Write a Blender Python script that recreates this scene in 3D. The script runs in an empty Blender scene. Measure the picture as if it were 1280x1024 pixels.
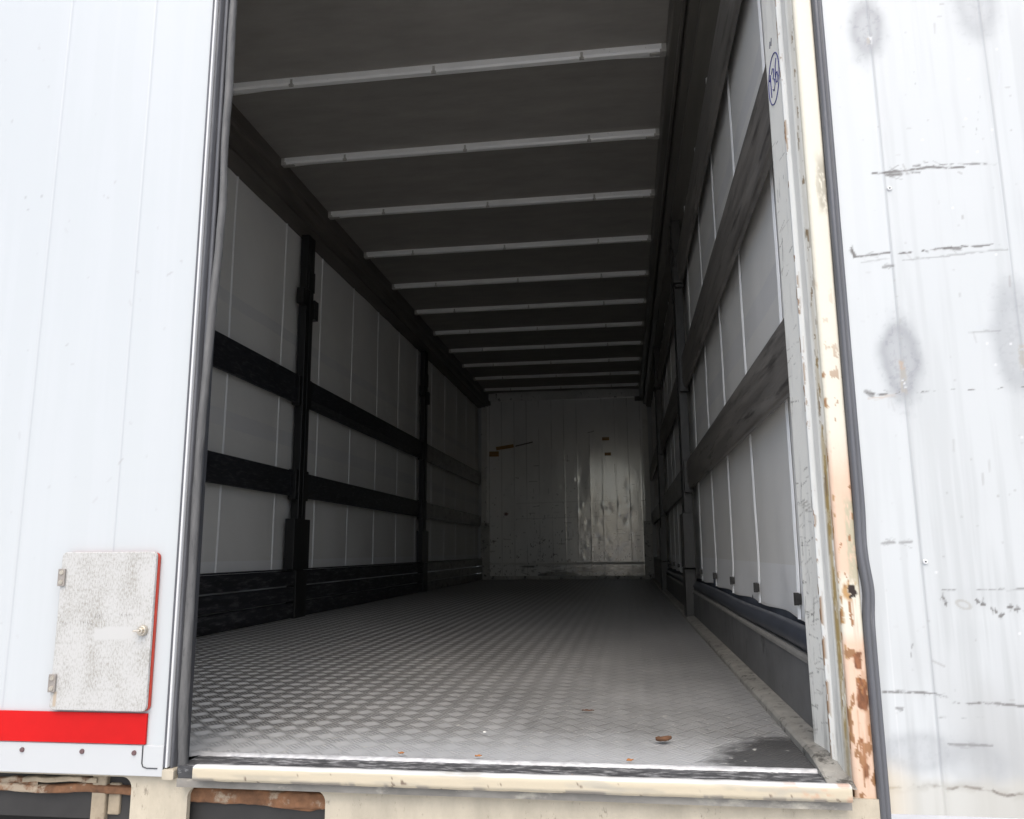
import bpy, bmesh, math, random
import numpy as np
from mathutils import Matrix, Vector

random.seed(4)
S = bpy.context.scene
COL = S.collection
F = 1.20                       # height of the load floor above the yard
Y0 = 4.9                       # the trailer's middle

# ------------------------------------------------------------------ camera
def cam_basis(yaw, pitch, roll):
    f = Vector((-math.sin(yaw) * math.cos(pitch), math.cos(yaw) * math.cos(pitch), math.sin(pitch)))
    r = Vector((math.cos(yaw), math.sin(yaw), 0))
    u = r.cross(f)
    return r * math.cos(roll) + u * math.sin(roll), u * math.cos(roll) - r * math.sin(roll), f
cd = bpy.data.cameras.new('camera')
cam = bpy.data.objects.new('camera', cd); COL.objects.link(cam)
r_, u_, f_ = cam_basis(0.1392, 0.1771, -0.0078)
cam.matrix_world = Matrix(((r_.x, u_.x, -f_.x, 0.8394), (r_.y, u_.y, -f_.y, -1.5412),
                           (r_.z, u_.z, -f_.z, F + 0.389), (0, 0, 0, 1)))
cd.sensor_width = 36; cd.lens = 992.42 / 1280 * 36
cd.clip_start = 0.05; cd.clip_end = 2000
S.camera = cam

# ------------------------------------------------------------------ light
SUN_EL, SUN_AZ = math.radians(56), math.radians(174)      # azimuth clockwise from +Y: behind the camera
w = bpy.data.worlds.new('World'); S.world = w; w.use_nodes = True
nt = w.node_tree; bg = nt.nodes['Background']
sky = nt.nodes.new('ShaderNodeTexSky'); sky.sky_type = 'NISHITA'; sky.sun_disc = False
sky.sun_elevation = SUN_EL; sky.sun_rotation = SUN_AZ
sky.air_density = 1.0; sky.dust_density = 3.0; sky.ozone_density = 1.0
nt.links.new(sky.outputs[0], bg.inputs[0]); bg.inputs[1].default_value = 0.095
sl = bpy.data.lights.new('sun', 'SUN'); sl.energy = 1.05; sl.angle = math.radians(75); sl.color = (1, .965, .90)
so = bpy.data.objects.new('sun', sl); COL.objects.link(so)
sd = Vector((math.sin(SUN_AZ) * math.cos(SUN_EL), math.cos(SUN_AZ) * math.cos(SUN_EL), math.sin(SUN_EL)))
so.rotation_euler = sd.to_track_quat('Z', 'Y').to_euler(); so.location = (0, -6, 12)
S.view_settings.view_transform = 'Standard'; S.view_settings.look = 'None'
S.view_settings.exposure = 1.36; S.view_settings.gamma = 1; S.view_settings.use_curve_mapping = False
S.cycles.max_bounces = 12; S.cycles.diffuse_bounces = 12; S.cycles.glossy_bounces = 4
S.cycles.sample_clamp_indirect = 10

# ------------------------------------------------------------------ helpers
def nodes_of(m):
    m.use_nodes = True
    n = m.node_tree
    return n, n.nodes['Principled BSDF']
def M(name, col, rough=.5, metal=0., var=.15, scale=6., spots=None, bump=0., bscale=60., stretch=(1, 1, 1), rvar=0., spec=.5):
    """Painted or bare surface with two scales of tone variation, optional dirt spots and fine relief."""
    m = bpy.data.materials.new(name); n, b = nodes_of(m); N, L = n.nodes, n.links
    tc = N.new('ShaderNodeTexCoord'); mp = N.new('ShaderNodeMapping'); mp.inputs['Scale'].default_value = stretch
    L.new(tc.outputs['Object'], mp.inputs[0])
    no = N.new('ShaderNodeTexNoise'); no.inputs['Scale'].default_value = scale; no.inputs['Detail'].default_value = 8; no.inputs['Roughness'].default_value = .65
    L.new(mp.outputs[0], no.inputs[0])
    r = N.new('ShaderNodeValToRGB'); r.color_ramp.elements[0].position = .3; r.color_ramp.elements[1].position = .7
    r.color_ramp.elements[0].color = tuple(c * (1 - var) for c in col) + (1,)
    r.color_ramp.elements[1].color = tuple(min(1, c * (1 + var)) for c in col) + (1,)
    L.new(no.outputs[0], r.inputs[0]); out = r.outputs[0]
    if spots:
        scol, ssc, thr, soft = spots
        n2 = N.new('ShaderNodeTexNoise'); n2.inputs['Scale'].default_value = ssc; n2.inputs['Detail'].default_value = 6; n2.inputs['Roughness'].default_value = .7
        L.new(mp.outputs[0], n2.inputs[0])
        mr = N.new('ShaderNodeMapRange'); mr.inputs[1].default_value = thr; mr.inputs[2].default_value = thr + soft
        L.new(n2.outputs[0], mr.inputs[0])
        mx = N.new('ShaderNodeMix'); mx.data_type = 'RGBA'; L.new(mr.outputs[0], mx.inputs[0]); L.new(out, mx.inputs[6]); mx.inputs[7].default_value = tuple(scol) + (1,)
        out = mx.outputs[2]
    L.new(out, b.inputs['Base Color'])
    b.inputs['Roughness'].default_value = rough; b.inputs['Metallic'].default_value = metal
    b.inputs['Specular IOR Level'].default_value = spec
    if rvar:
        mr = N.new('ShaderNodeMapRange'); mr.inputs[1].default_value = .3; mr.inputs[2].default_value = .7
        mr.inputs[3].default_value = rough - rvar; mr.inputs[4].default_value = rough + rvar
        L.new(no.outputs[0], mr.inputs[0]); L.new(mr.outputs[0], b.inputs['Roughness'])
    if bump:
        n3 = N.new('ShaderNodeTexNoise'); n3.inputs['Scale'].default_value = bscale; n3.inputs['Detail'].default_value = 5
        L.new(mp.outputs[0], n3.inputs[0])
        bp = N.new('ShaderNodeBump'); bp.inputs['Strength'].default_value = bump; bp.inputs['Distance'].default_value = .004
        L.new(n3.outputs[0], bp.inputs['Height']); L.new(bp.outputs[0], b.inputs['Normal'])
    return m
def MC(name, rough=.4, spec=.5, metal=0., bump=0., bscale=200.):
    """Surface whose own paint, rust and dirt come from the mesh's 'paint' colours."""
    m = bpy.data.materials.new(name); n, b = nodes_of(m); N, L = n.nodes, n.links
    a = N.new('ShaderNodeAttribute'); a.attribute_name = 'paint'
    L.new(a.outputs['Color'], b.inputs['Base Color'])
    b.inputs['Roughness'].default_value = rough; b.inputs['Specular IOR Level'].default_value = spec; b.inputs['Metallic'].default_value = metal
    if bump:
        tc = N.new('ShaderNodeTexCoord'); n3 = N.new('ShaderNodeTexNoise'); n3.inputs['Scale'].default_value = bscale; n3.inputs['Detail'].default_value = 4
        L.new(tc.outputs['Object'], n3.inputs[0])
        bp = N.new('ShaderNodeBump'); bp.inputs['Strength'].default_value = bump; bp.inputs['Distance'].default_value = .002
        L.new(n3.outputs[0], bp.inputs['Height']); L.new(bp.outputs[0], b.inputs['Normal'])
    return m

def vn(x, y, seed=0):
    x = np.asarray(x, float); y = np.asarray(y, float)
    xi = np.floor(x); yi = np.floor(y); fx = x - xi; fy = y - yi
    fx = fx * fx * (3 - 2 * fx); fy = fy * fy * (3 - 2 * fy)
    def h(a, b):
        v = np.sin(a * 127.1 + b * 311.7 + seed * 74.7) * 43758.5453
        return v - np.floor(v)
    return (h(xi, yi) * (1 - fx) + h(xi + 1, yi) * fx) * (1 - fy) + (h(xi, yi + 1) * (1 - fx) + h(xi + 1, yi + 1) * fx) * fy
def fbm(x, y, seed=0, oct=4):
    t = 0; a = .5; s = 0
    for o in range(oct):
        t = t + a * vn(x * 2 ** o, y * 2 ** o, seed + o * 7); s += a; a *= .55
    return t / s
def ss(a, b, x):
    t = np.clip((x - a) / (b - a), 0, 1); return t * t * (3 - 2 * t)
def segd(px, py, a, b):
    ax, ay = a; bx, by = b; dx, dy = bx - ax, by - ay
    t = np.clip(((px - ax) * dx + (py - ay) * dy) / (dx * dx + dy * dy), 0, 1)
    return np.hypot(px - ax - t * dx, py - ay - t * dy), t
def mixc(c, m, col):
    return c * (1 - m[..., None]) + np.array(col) * m[..., None]

def link(o, parent=None):
    COL.objects.link(o)
    if parent is not None:
        o.parent = parent
    return o
def place(o, parent):
    """Meshes are written in trailer coordinates (x across, y inwards, z above the load floor)."""
    link(o, parent)
    if parent is None: o.location = (0, 0, F)
    elif parent is trailer: o.location = (0, -Y0, F)
    return o
def raw(name, V, Fc, mat, parent=None, smooth=False, paint=None):
    me = bpy.data.meshes.new(name)
    me.from_pydata([tuple(v) for v in V], [], [tuple(f) for f in Fc])
    me.materials.append(mat)
    if paint is not None:
        at = me.color_attributes.new('paint', 'FLOAT_COLOR', 'POINT')
        c = np.ones((len(V), 4), np.float32); c[:, :3] = np.asarray(paint).reshape(-1, 3)
        at.data.foreach_set('color', c.ravel())
    if smooth: me.shade_smooth()
    me.update()
    return place(bpy.data.objects.new(name, me), parent)
def grid(name, P, mat, parent=None, paint=None, smooth=True, flip=False):
    """P: array (rows, cols, 3)."""
    R, C = P.shape[:2]
    idx = np.arange(R * C).reshape(R, C)
    q = np.stack([idx[:-1, :-1], idx[:-1, 1:], idx[1:, 1:], idx[1:, :-1]], -1).reshape(-1, 4)
    if flip: q = q[:, ::-1]
    me = bpy.data.meshes.new(name)
    me.vertices.add(R * C); me.vertices.foreach_set('co', P.reshape(-1).astype(np.float32))
    me.loops.add(q.size); me.loops.foreach_set('vertex_index', q.reshape(-1).astype(np.int32))
    me.polygons.add(len(q)); me.polygons.foreach_set('loop_start', np.arange(0, q.size, 4, dtype=np.int32))
    me.update(calc_edges=True); me.validate()
    me.materials.append(mat)
    if paint is not None:
        at = me.color_attributes.new('paint', 'FLOAT_COLOR', 'POINT')
        c = np.ones((R * C, 4), np.float32); c[:, :3] = np.clip(np.asarray(paint).reshape(-1, 3), .003, .95)
        at.data.foreach_set('color', c.ravel())
    if smooth: me.shade_smooth()
    return place(bpy.data.objects.new(name, me), parent)

class MB:
    def __init__(s): s.V = []; s.F = []
    def box(s, x0, x1, y0, y1, z0, z1):
        b = len(s.V)
        s.V += [(x, y, z) for x in (x0, x1) for y in (y0, y1) for z in (z0, z1)]
        s.F += [tuple(b + i for i in f) for f in ((0, 1, 3, 2), (4, 6, 7, 5), (0, 4, 5, 1), (2, 3, 7, 6), (0, 2, 6, 4), (1, 5, 7, 3))]
        return s
    def prism(s, prof, axis, a, b):
        """prof: 2-D outline; axis 'y' -> (x,z), 'z' -> (x,y), 'x' -> (y,z)."""
        k = len(s.V); n = len(prof)
        def P(p, t): return {'y': (p[0], t, p[1]), 'z': (p[0], p[1], t), 'x': (t, p[0], p[1])}[axis]
        s.V += [P(p, a) for p in prof] + [P(p, b) for p in prof]
        s.F += [(k + i, k + (i + 1) % n, k + n + (i + 1) % n, k + n + i) for i in range(n)]
        s.F += [tuple(k + i for i in range(n))[::-1], tuple(k + n + i for i in range(n))]
        return s
    def cyl(s, c, axis, r, h, n=20, r2=None):
        r2 = r if r2 is None else r2
        k = len(s.V)
        for t, rr in ((0, r), (h, r2)):
            for i in range(n):
                a = 2 * math.pi * i / n; p, q = rr * math.cos(a), rr * math.sin(a)
                s.V.append({'x': (c[0] + t, c[1] + p, c[2] + q), 'y': (c[0] + p, c[1] + t, c[2] + q), 'z': (c[0] + p, c[1] + q, c[2] + t)}[axis])
        s.F += [(k + i, k + (i + 1) % n, k + n + (i + 1) % n, k + n + i) for i in range(n)]
        s.F += [tuple(k + i for i in range(n))[::-1], tuple(k + n + i for i in range(n))]
        return s
    def tube(s, pts, r, n=8):
        pts = [Vector(p) for p in pts]; k0 = len(s.V)
        for i, p in enumerate(pts):
            d = (pts[min(i + 1, len(pts) - 1)] - pts[max(i - 1, 0)]).normalized()
            a = d.cross(Vector((0, 0, 1)) if abs(d.z) < .9 else Vector((1, 0, 0))).normalized(); b = d.cross(a)
            for j in range(n):
                t = 2 * math.pi * j / n; v = p + (a * math.cos(t) + b * math.sin(t)) * r
                s.V.append(tuple(v))
        for i in range(len(pts) - 1):
            for j in range(n):
                s.F.append((k0 + i * n + j, k0 + i * n + (j + 1) % n, k0 + (i + 1) * n + (j + 1) % n, k0 + (i + 1) * n + j))
        e = k0 + (len(pts) - 1) * n
        s.F += [tuple(k0 + j for j in range(n))[::-1], tuple(e + j for j in range(n))]
        return s
    def build(s, name, mat, parent=None, bevel=0., seg=2, smooth=False, local=None):
        bm = bmesh.new()
        vs = [bm.verts.new(v) for v in s.V]
        for f in s.F:
            try: bm.faces.new([vs[i] for i in f])
            except ValueError: pass
        bmesh.ops.recalc_face_normals(bm, faces=bm.faces)
        me = bpy.data.meshes.new(name); bm.to_mesh(me); bm.free()
        me.materials.append(mat)
        if smooth: me.shade_smooth()
        o = bpy.data.objects.new(name, me)
        if local is not None:
            link(o, parent); o.location = local
        else:
            place(o, parent)
        if bevel:
            md = o.modifiers.new('bevel', 'BEVEL'); md.width = bevel; md.segments = seg; md.limit_method = 'ANGLE'; md.angle_limit = math.radians(35)
        return o
def copy_tree(o, parent=None, loc=None):
    c = o.copy(); COL.objects.link(c)
    if parent is not None: c.parent = parent
    if loc is not None: c.location = loc
    for ch in list(o.children): copy_tree(ch, c)
    return c
def rrect(x0, x1, z0, z1, r, n=6):
    P = []
    for cx, cz, a0 in ((x1 - r, z1 - r, 0), (x0 + r, z1 - r, 90), (x0 + r, z0 + r, 180), (x1 - r, z0 + r, 270)):
        for i in range(n + 1):
            a = math.radians(a0 + 90 * i / n); P.append((cx + r * math.cos(a), cz + r * math.sin(a)))
    return P

# ------------------------------------------------------------------ materials
m_white = M('white_paint', (.48, .49, .488), .35, var=.02, scale=2)
m_cream = M('cream_paint', (.46, .405, .31), .55, var=.14, scale=14, stretch=(1.5, 1, .7), spots=((.24, .20, .15), 60, .60, .10), bump=.3, bscale=90)
m_red = M('red_tape', (.50, .006, .006), .6, var=.10, scale=7, spec=.2, spots=((.40, .06, .05), 45, .70, .05))
m_redpaint = M('red_paint', (.42, .04, .02), .45, var=.12, scale=20)
m_rubber = M('seal_rubber', (.085, .087, .095), .55, var=.25, scale=9, stretch=(6, 6, .6), spots=((.2, .2, .2), 30, .62, .12), bump=.25, bscale=40)
m_rubber_b = M('seal_rubber_dark', (.035, .036, .04), .5, var=.3, scale=9, stretch=(6, 6, .6), bump=.2)
m_lip = M('seal_lip_rubber', (.105, .103, .10), .65, var=.4, scale=7, stretch=(5, 5, 1), spots=((.05, .05, .05), 16, .58, .08), bump=.4, bscale=30)
m_alu = M('aluminium', (.72, .72, .72), .3, 1., var=.08, scale=12)
m_alu_w = M('white_trim', (.62, .62, .61), .35, var=.03, scale=10)
m_steel = M('worn_steel', (.30, .29, .28), .4, .7, var=.25, scale=30)
m_hinge = M('hinge_steel', (.30, .27, .24), .5, .3, var=.2, scale=60)
m_lock = M('lock_steel', (.55, .50, .42), .35, .8, var=.2, scale=50)
m_rivet = M('rivet_brown', (.13, .075, .075), .55, var=.2, scale=50)
m_rust = M('rusty_steel', (.20, .095, .045), .85, var=.55, scale=22, spots=((.36, .29, .21), 12, .52, .08), bump=.6, bscale=50)
m_tan = M('dirty_tan_steel', (.33, .27, .19), .8, var=.25, scale=18, spots=((.12, .06, .03), 20, .58, .08), bump=.4)
m_black = M('black_steel', (.012, .012, .012), .45, var=.3, scale=8)
m_board = M('black_board', (.014, .015, .018), .55, var=.55, scale=9, stretch=(1, .35, 2.2), spots=((.13, .13, .135), 26, .50, .20), bump=.5, bscale=35)
m_slat_b = M('black_slat', (.016, .017, .021), .5, var=.55, scale=12, stretch=(1, .4, 2.5), spots=((.11, .11, .115), 30, .51, .20), bump=.4, bscale=45)
m_slat_g = M('grey_slat', (.165, .153, .138), .5, .15, var=.42, scale=9, stretch=(1, .22, 3.), spots=((.05, .046, .042), 12, .54, .14), bump=.35, bscale=40, rvar=.1)
m_slat_w = M('worn_slat', (.24, .235, .225), .45, .3, var=.35, scale=7, stretch=(1, .8, 2.), spots=((.06, .055, .05), 10, .56, .1), bump=.2)
m_skirt_g = M('grey_board', (.135, .135, .135), .5, .15, var=.3, scale=5, spots=((.05, .05, .05), 9, .58, .12), bump=.15)
m_ledge = M('ledge_alu', (.30, .29, .27), .5, .35, var=.2, scale=12, spots=((.09, .08, .07), 30, .6, .1))
m_strip = M('floor_edge_strip', (.36, .345, .31), .5, .3, var=.28, scale=16, spots=((.09, .085, .075), 26, .55, .1), bump=.3)
m_cant_d = M('dark_cantrail', (.12, .105, .09), .5, .2, var=.3, scale=3, stretch=(3, .5, 3))
m_cant = M('cantrail_alu', (.15, .14, .12), .45, .3, var=.25, scale=3, stretch=(4, .4, 4))
m_roof = M('roof_tarp', (.30, .28, .25), .75, var=.14, scale=3, stretch=(1, 3, 1), bump=.35, bscale=9)
m_bow = M('bow_white', (.92, .91, .87), .3, var=.06, scale=5, spots=((.24, .22, .19), 34, .68, .05))
m_clip = M('bow_clip', (.50, .48, .43), .55, .2, var=.25, scale=60)
m_tube = M('hem_tube', (.05, .056, .07), .4, var=.3, scale=8)
m_seam = M('strap_white', (.85, .85, .84), .35, var=.05, scale=20)
m_buckle = M('buckle_steel', (.05, .048, .045), .35, .6, var=.3, scale=40)
m_tape = M('brown_tape', (.30, .155, .032), .4, var=.15, scale=20)
m_gap = M('gap_rubber', (.05, .05, .052), .6, var=.55, scale=18, stretch=(.5, 1.5, 1), spots=((.30, .30, .30), 60, .50, .14), bump=.6)
m_leaf = M('dry_leaf', (.12, .055, .025), .8, var=.35, scale=60)
m_leaf2 = M('orange_leaf', (.40, .16, .045), .8, var=.25, scale=60)
m_paper = M('white_paper', (.75, .74, .7), .8, var=.05, scale=60)
m_ink = M('blue_ink', (.022, .024, .17), .5, var=.1, scale=40)
m_under = M('underside_steel', (.03, .028, .026), .7, var=.3, scale=6)
m_door_skin = MC('door_skin', .35, .4)
m_inner_skin = MC('scuffed_door_skin', .36, .4, bump=.06, bscale=90)
m_jamb = MC('jamb_paint', .45, .4, bump=.25, bscale=160)
m_sill = MC('sill_paint', .45, .4, bump=.2, bscale=120)
m_bulk = MC('bulkhead_paint', .17, 1.0)
m_bulk.node_tree.nodes['Principled BSDF'].inputs['IOR'].default_value = 1.75
m_ground = M("yard_concrete", (.55, .545, .535), .85, var=.18, scale=1.2, spots=((.16, .16, .155), 3, .6, .15), bump=.3, bscale=30)

def curtain_material():
    m = bpy.data.materials.new('curtain_pvc'); n, b = nodes_of(m); N, L = n.nodes, n.links
    tc = N.new('ShaderNodeTexCoord'); sp = N.new('ShaderNodeSeparateXYZ'); L.new(tc.outputs['Object'], sp.inputs[0])
    no = N.new('ShaderNodeTexNoise'); no.inputs['Scale'].default_value = 2.; no.inputs['Detail'].default_value = 6
    L.new(tc.outputs['Object'], no.inputs[0])
    r = N.new('ShaderNodeValToRGB'); r.color_ramp.elements[0].color = (.78, .77, .735, 1); r.color_ramp.elements[1].color = (.84, .83, .795, 1)
    r.color_ramp.elements[0].position = .3; r.color_ramp.elements[1].position = .7
    L.new(no.outputs[0], r.inputs[0]); out = r.outputs[0]
    # welded reinforcement bands run along the curtain
    for z, h, c in ((1.10, .045, (.75, .745, .73, 1)), (1.76, .035, (.75, .745, .73, 1)), (.29, .06, (.87, .87, .86, 1))):
        d = N.new('ShaderNodeMath'); d.operation = 'SUBTRACT'; L.new(sp.outputs['Z'], d.inputs[0]); d.inputs[1].default_value = z
        a = N.new('ShaderNodeMath'); a.operation = 'ABSOLUTE'; L.new(d.outputs[0], a.inputs[0])
        k = N.new('ShaderNodeMath'); k.operation = 'LESS_THAN'; L.new(a.outputs[0], k.inputs[0]); k.inputs[1].default_value = h
        mx = N.new('ShaderNodeMix'); mx.data_type = 'RGBA'; L.new(k.outputs[0], mx.inputs[0]); L.new(out, mx.inputs[6]); mx.inputs[7].default_value = c
        out = mx.outputs[2]
    L.new(out, b.inputs['Base Color']); b.inputs['Roughness'].default_value = .5
    wv = N.new('ShaderNodeTexNoise'); wv.inputs['Scale'].default_value = 3.5; wv.inputs['Detail'].default_value = 4; L.new(tc.outputs['Object'], wv.inputs[0])
    bp = N.new('ShaderNodeBump'); bp.inputs['Strength'].default_value = .3; bp.inputs['Distance'].default_value = .02
    L.new(wv.outputs[0], bp.inputs['Height']); L.new(bp.outputs[0], b.inputs['Normal'])
    return m
m_curtain = curtain_material()

def chequer_material():
    """Aluminium tread plate: square groups of five raised bars, turned a quarter from group to group."""
    m = bpy.data.materials.new('tread_plate'); n, b = nodes_of(m); N, L = n.nodes, n.links
    def math_(op, a, c=None, clamp=False):
        k = N.new('ShaderNodeMath'); k.operation = op; k.use_clamp = clamp
        for i, v in enumerate((a, c)):
            if v is None: continue
            if isinstance(v, (int, float)): k.inputs[i].default_value = v
            else: L.new(v, k.inputs[i])
        return k.outputs[0]
    tc = N.new('ShaderNodeTexCoord'); sp = N.new('ShaderNodeSeparateXYZ'); L.new(tc.outputs['Object'], sp.inputs[0])
    X = math_('DIVIDE', sp.outputs['X'], .0575); Y = math_('DIVIDE', sp.outputs['Y'], .0645)
    U = math_('ADD', math_('ADD', X, Y), 600.15); V = math_('ADD', math_('SUBTRACT', X, Y), 600.4)
    def tri(a):   # distance to cell edge, 0..1
        return math_('MULTIPLY', math_('PINGPONG', a, .5), 2.)
    chk = math_('FLOORED_MODULO', math_('ADD', math_('FLOOR', U), math_('FLOOR', V)), 2.)
    def bars(along, across):
        ridge = math_('MULTIPLY', math_('PINGPONG', math_('MULTIPLY', across, 5.), .5), 2.)
        ridge = math_('SMOOTH_MIN', math_('MULTIPLY', math_('SUBTRACT', ridge, .25), 2.2, True), .9)
        end = math_('MULTIPLY', math_('SUBTRACT', tri(along), .08), 5., True)
        return math_('MULTIPLY', ridge, end)
    bu, bv = bars(U, V), bars(V, U)
    h = N.new('ShaderNodeMix'); h.data_type = 'FLOAT'; L.new(chk, h.inputs[0]); L.new(bu, h.inputs[2]); L.new(bv, h.inputs[3])
    height = h.outputs[0]
    # wear: the tread near the tail end is trodden flat
    no = N.new('ShaderNodeTexNoise'); no.inputs['Scale'].default_value = 5; no.inputs['Detail'].default_value = 8; no.inputs['Roughness'].default_value = .7
    L.new(tc.outputs['Object'], no.inputs[0])
    wy = N.new('ShaderNodeMapRange'); wy.inputs[1].default_value = .10; wy.inputs[2].default_value = .32
    L.new(math_('ADD', sp.outputs['Y'], math_('MULTIPLY', math_('SUBTRACT', no.outputs[0], .5), .25)), wy.inputs[0])
    keep = math_('ADD', math_('MULTIPLY', wy.outputs[0], .68), .32)
    hh = math_('MULTIPLY', height, keep)
    bp = N.new('ShaderNodeBump'); bp.inputs['Strength'].default_value = 1.; bp.inputs['Distance'].default_value = .0042
    L.new(hh, bp.inputs['Height']); L.new(bp.outputs[0], b.inputs['Normal'])
    # colour: dirt lies between the bars, bar tops are rubbed bright
    d = N.new('ShaderNodeTexNoise'); d.inputs['Scale'].default_value = 2.2; d.inputs['Detail'].default_value = 9; d.inputs['Roughness'].default_value = .7
    L.new(tc.outputs['Object'], d.inputs[0])
    r = N.new('ShaderNodeValToRGB'); r.color_ramp.elements[0].position = .3; r.color_ramp.elements[1].position = .72
    r.color_ramp.elements[0].color = (.22, .215, .205, 1); r.color_ramp.elements[1].color = (.42, .415, .405, 1)
    L.new(d.outputs[0], r.inputs[0])
    top = N.new('ShaderNodeMix'); top.data_type = 'RGBA'; L.new(math_('MULTIPLY', height, .75), top.inputs[0]); L.new(r.outputs[0], top.inputs[6]); top.inputs[7].default_value = (.62, .62, .61, 1)
    # view-dependent glint put into the colour: alternate bar groups lighter and darker, fading rightwards
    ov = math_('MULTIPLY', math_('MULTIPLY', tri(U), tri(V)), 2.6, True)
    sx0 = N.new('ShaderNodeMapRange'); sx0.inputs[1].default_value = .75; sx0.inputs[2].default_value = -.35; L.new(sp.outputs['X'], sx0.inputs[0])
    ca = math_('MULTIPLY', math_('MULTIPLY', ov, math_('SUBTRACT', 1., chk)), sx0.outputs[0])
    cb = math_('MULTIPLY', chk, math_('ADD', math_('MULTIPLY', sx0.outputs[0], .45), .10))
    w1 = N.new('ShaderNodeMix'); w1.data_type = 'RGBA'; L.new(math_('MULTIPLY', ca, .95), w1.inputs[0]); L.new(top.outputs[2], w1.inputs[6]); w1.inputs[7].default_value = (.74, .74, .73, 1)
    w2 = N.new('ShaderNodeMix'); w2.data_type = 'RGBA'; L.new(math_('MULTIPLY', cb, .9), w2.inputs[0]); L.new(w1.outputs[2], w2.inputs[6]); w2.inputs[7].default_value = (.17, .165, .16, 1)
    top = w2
    # rubbed pale tail edge
    pale = N.new('ShaderNodeMix'); pale.data_type = 'RGBA'; L.new(math_('MULTIPLY', math_('SUBTRACT', 1., wy.outputs[0]), .75), pale.inputs[0]); L.new(top.outputs[2], pale.inputs[6]); pale.inputs[7].default_value = (.58, .59, .595, 1)
    # black greasy smear in the right rear corner
    sx = N.new('ShaderNodeMapRange'); sx.inputs[1].default_value = .90; sx.inputs[2].default_value = 1.14; L.new(sp.outputs['X'], sx.inputs[0])
    sy = N.new('ShaderNodeMapRange'); sy.inputs[1].default_value = .42; sy.inputs[2].default_value = .10; L.new(sp.outputs['Y'], sy.inputs[0])
    n2 = N.new('ShaderNodeTexNoise'); n2.inputs['Scale'].default_value = 13; n2.inputs['Detail'].default_value = 7; n2.inputs['Roughness'].default_value = .7
    mp = N.new('ShaderNodeMapping'); mp.inputs['Scale'].default_value = (1, 1.6, 1); L.new(tc.outputs['Object'], mp.inputs[0]); L.new(mp.outputs[0], n2.inputs[0])
    sm = math_('MULTIPLY', math_('MULTIPLY', sx.outputs[0], sy.outputs[0]), 1.5)
    sm = math_('MULTIPLY', math_('SUBTRACT', math_('ADD', sm, n2.outputs[0]), .95), 3.2, True)
    gr = N.new('ShaderNodeMix'); gr.data_type = 'RGBA'; L.new(math_('MULTIPLY', sm, .85), gr.inputs[0]); L.new(pale.outputs[2], gr.inputs[6]); gr.inputs[7].default_value = (.03, .029, .028, 1)
    # pale grit
    n4 = N.new('ShaderNodeTexNoise'); n4.inputs['Scale'].default_value = 55; n4.inputs['Detail'].default_value = 3; L.new(tc.outputs['Object'], n4.inputs[0])
    g4 = N.new('ShaderNodeMapRange'); g4.inputs[1].default_value = .665; g4.inputs[2].default_value = .70; L.new(n4.outputs[0], g4.inputs[0])
    gm = N.new('ShaderNodeMix'); gm.data_type = 'RGBA'; L.new(g4.outputs[0], gm.inputs[0]); L.new(gr.outputs[2], gm.inputs[6]); gm.inputs[7].default_value = (.6, .59, .55, 1)
    L.new(gm.outputs[2], b.inputs['Base Color'])
    b.inputs['Metallic'].default_value = .35
    rr = N.new('ShaderNodeMapRange'); rr.inputs[1].default_value = .3; rr.inputs[2].default_value = .7; rr.inputs[3].default_value = .36; rr.inputs[4].default_value = .55
    L.new(d.outputs[0], rr.inputs[0]); L.new(rr.outputs[0], b.inputs['Roughness'])
    return m
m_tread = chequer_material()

def post_material():
    m = M('post_steel', (.045, .043, .040), .4, .3, var=.3, scale=9, stretch=(2, 2, .7))
    n = m.node_tree; N, L = n.nodes, n.links; b = N['Principled BSDF']
    src = b.inputs['Base Color'].links[0].from_socket
    tc = N.new('ShaderNodeTexCoord'); sp = N.new('ShaderNodeSeparateXYZ'); L.new(tc.outputs['Object'], sp.inputs[0])
    f = N.new('ShaderNodeMath'); f.operation = 'PINGPONG'; f.inputs[1].default_value = .025; L.new(sp.outputs['Z'], f.inputs[0])
    k = N.new('ShaderNodeMath'); k.operation = 'LESS_THAN'; k.inputs[1].default_value = .006; L.new(f.outputs[0], k.inputs[0])
    y = N.new('ShaderNodeMath'); y.operation = 'SUBTRACT'; y.inputs[1].default_value = 0; L.new(sp.outputs['Y'], y.inputs[0])
    ya = N.new('ShaderNodeMath'); ya.operation = 'ABSOLUTE'; L.new(y.outputs[0], ya.inputs[0])
    k2 = N.new('ShaderNodeMath'); k2.operation = 'LESS_THAN'; k2.inputs[1].default_value = .012; L.new(ya.outputs[0], k2.inputs[0])
    an = N.new('ShaderNodeMath'); an.operation = 'MULTIPLY'; L.new(k.outputs[0], an.inputs[0]); L.new(k2.outputs[0], an.inputs[1])
    mx = N.new('ShaderNodeMix'); mx.data_type = 'RGBA'; L.new(an.outputs[0], mx.inputs[0]); L.new(src, mx.inputs[6]); mx.inputs[7].default_value = (.004, .004, .004, 1)
    L.new(mx.outputs[2], b.inputs['Base Color'])
    return m
m_post = post_material()

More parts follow.
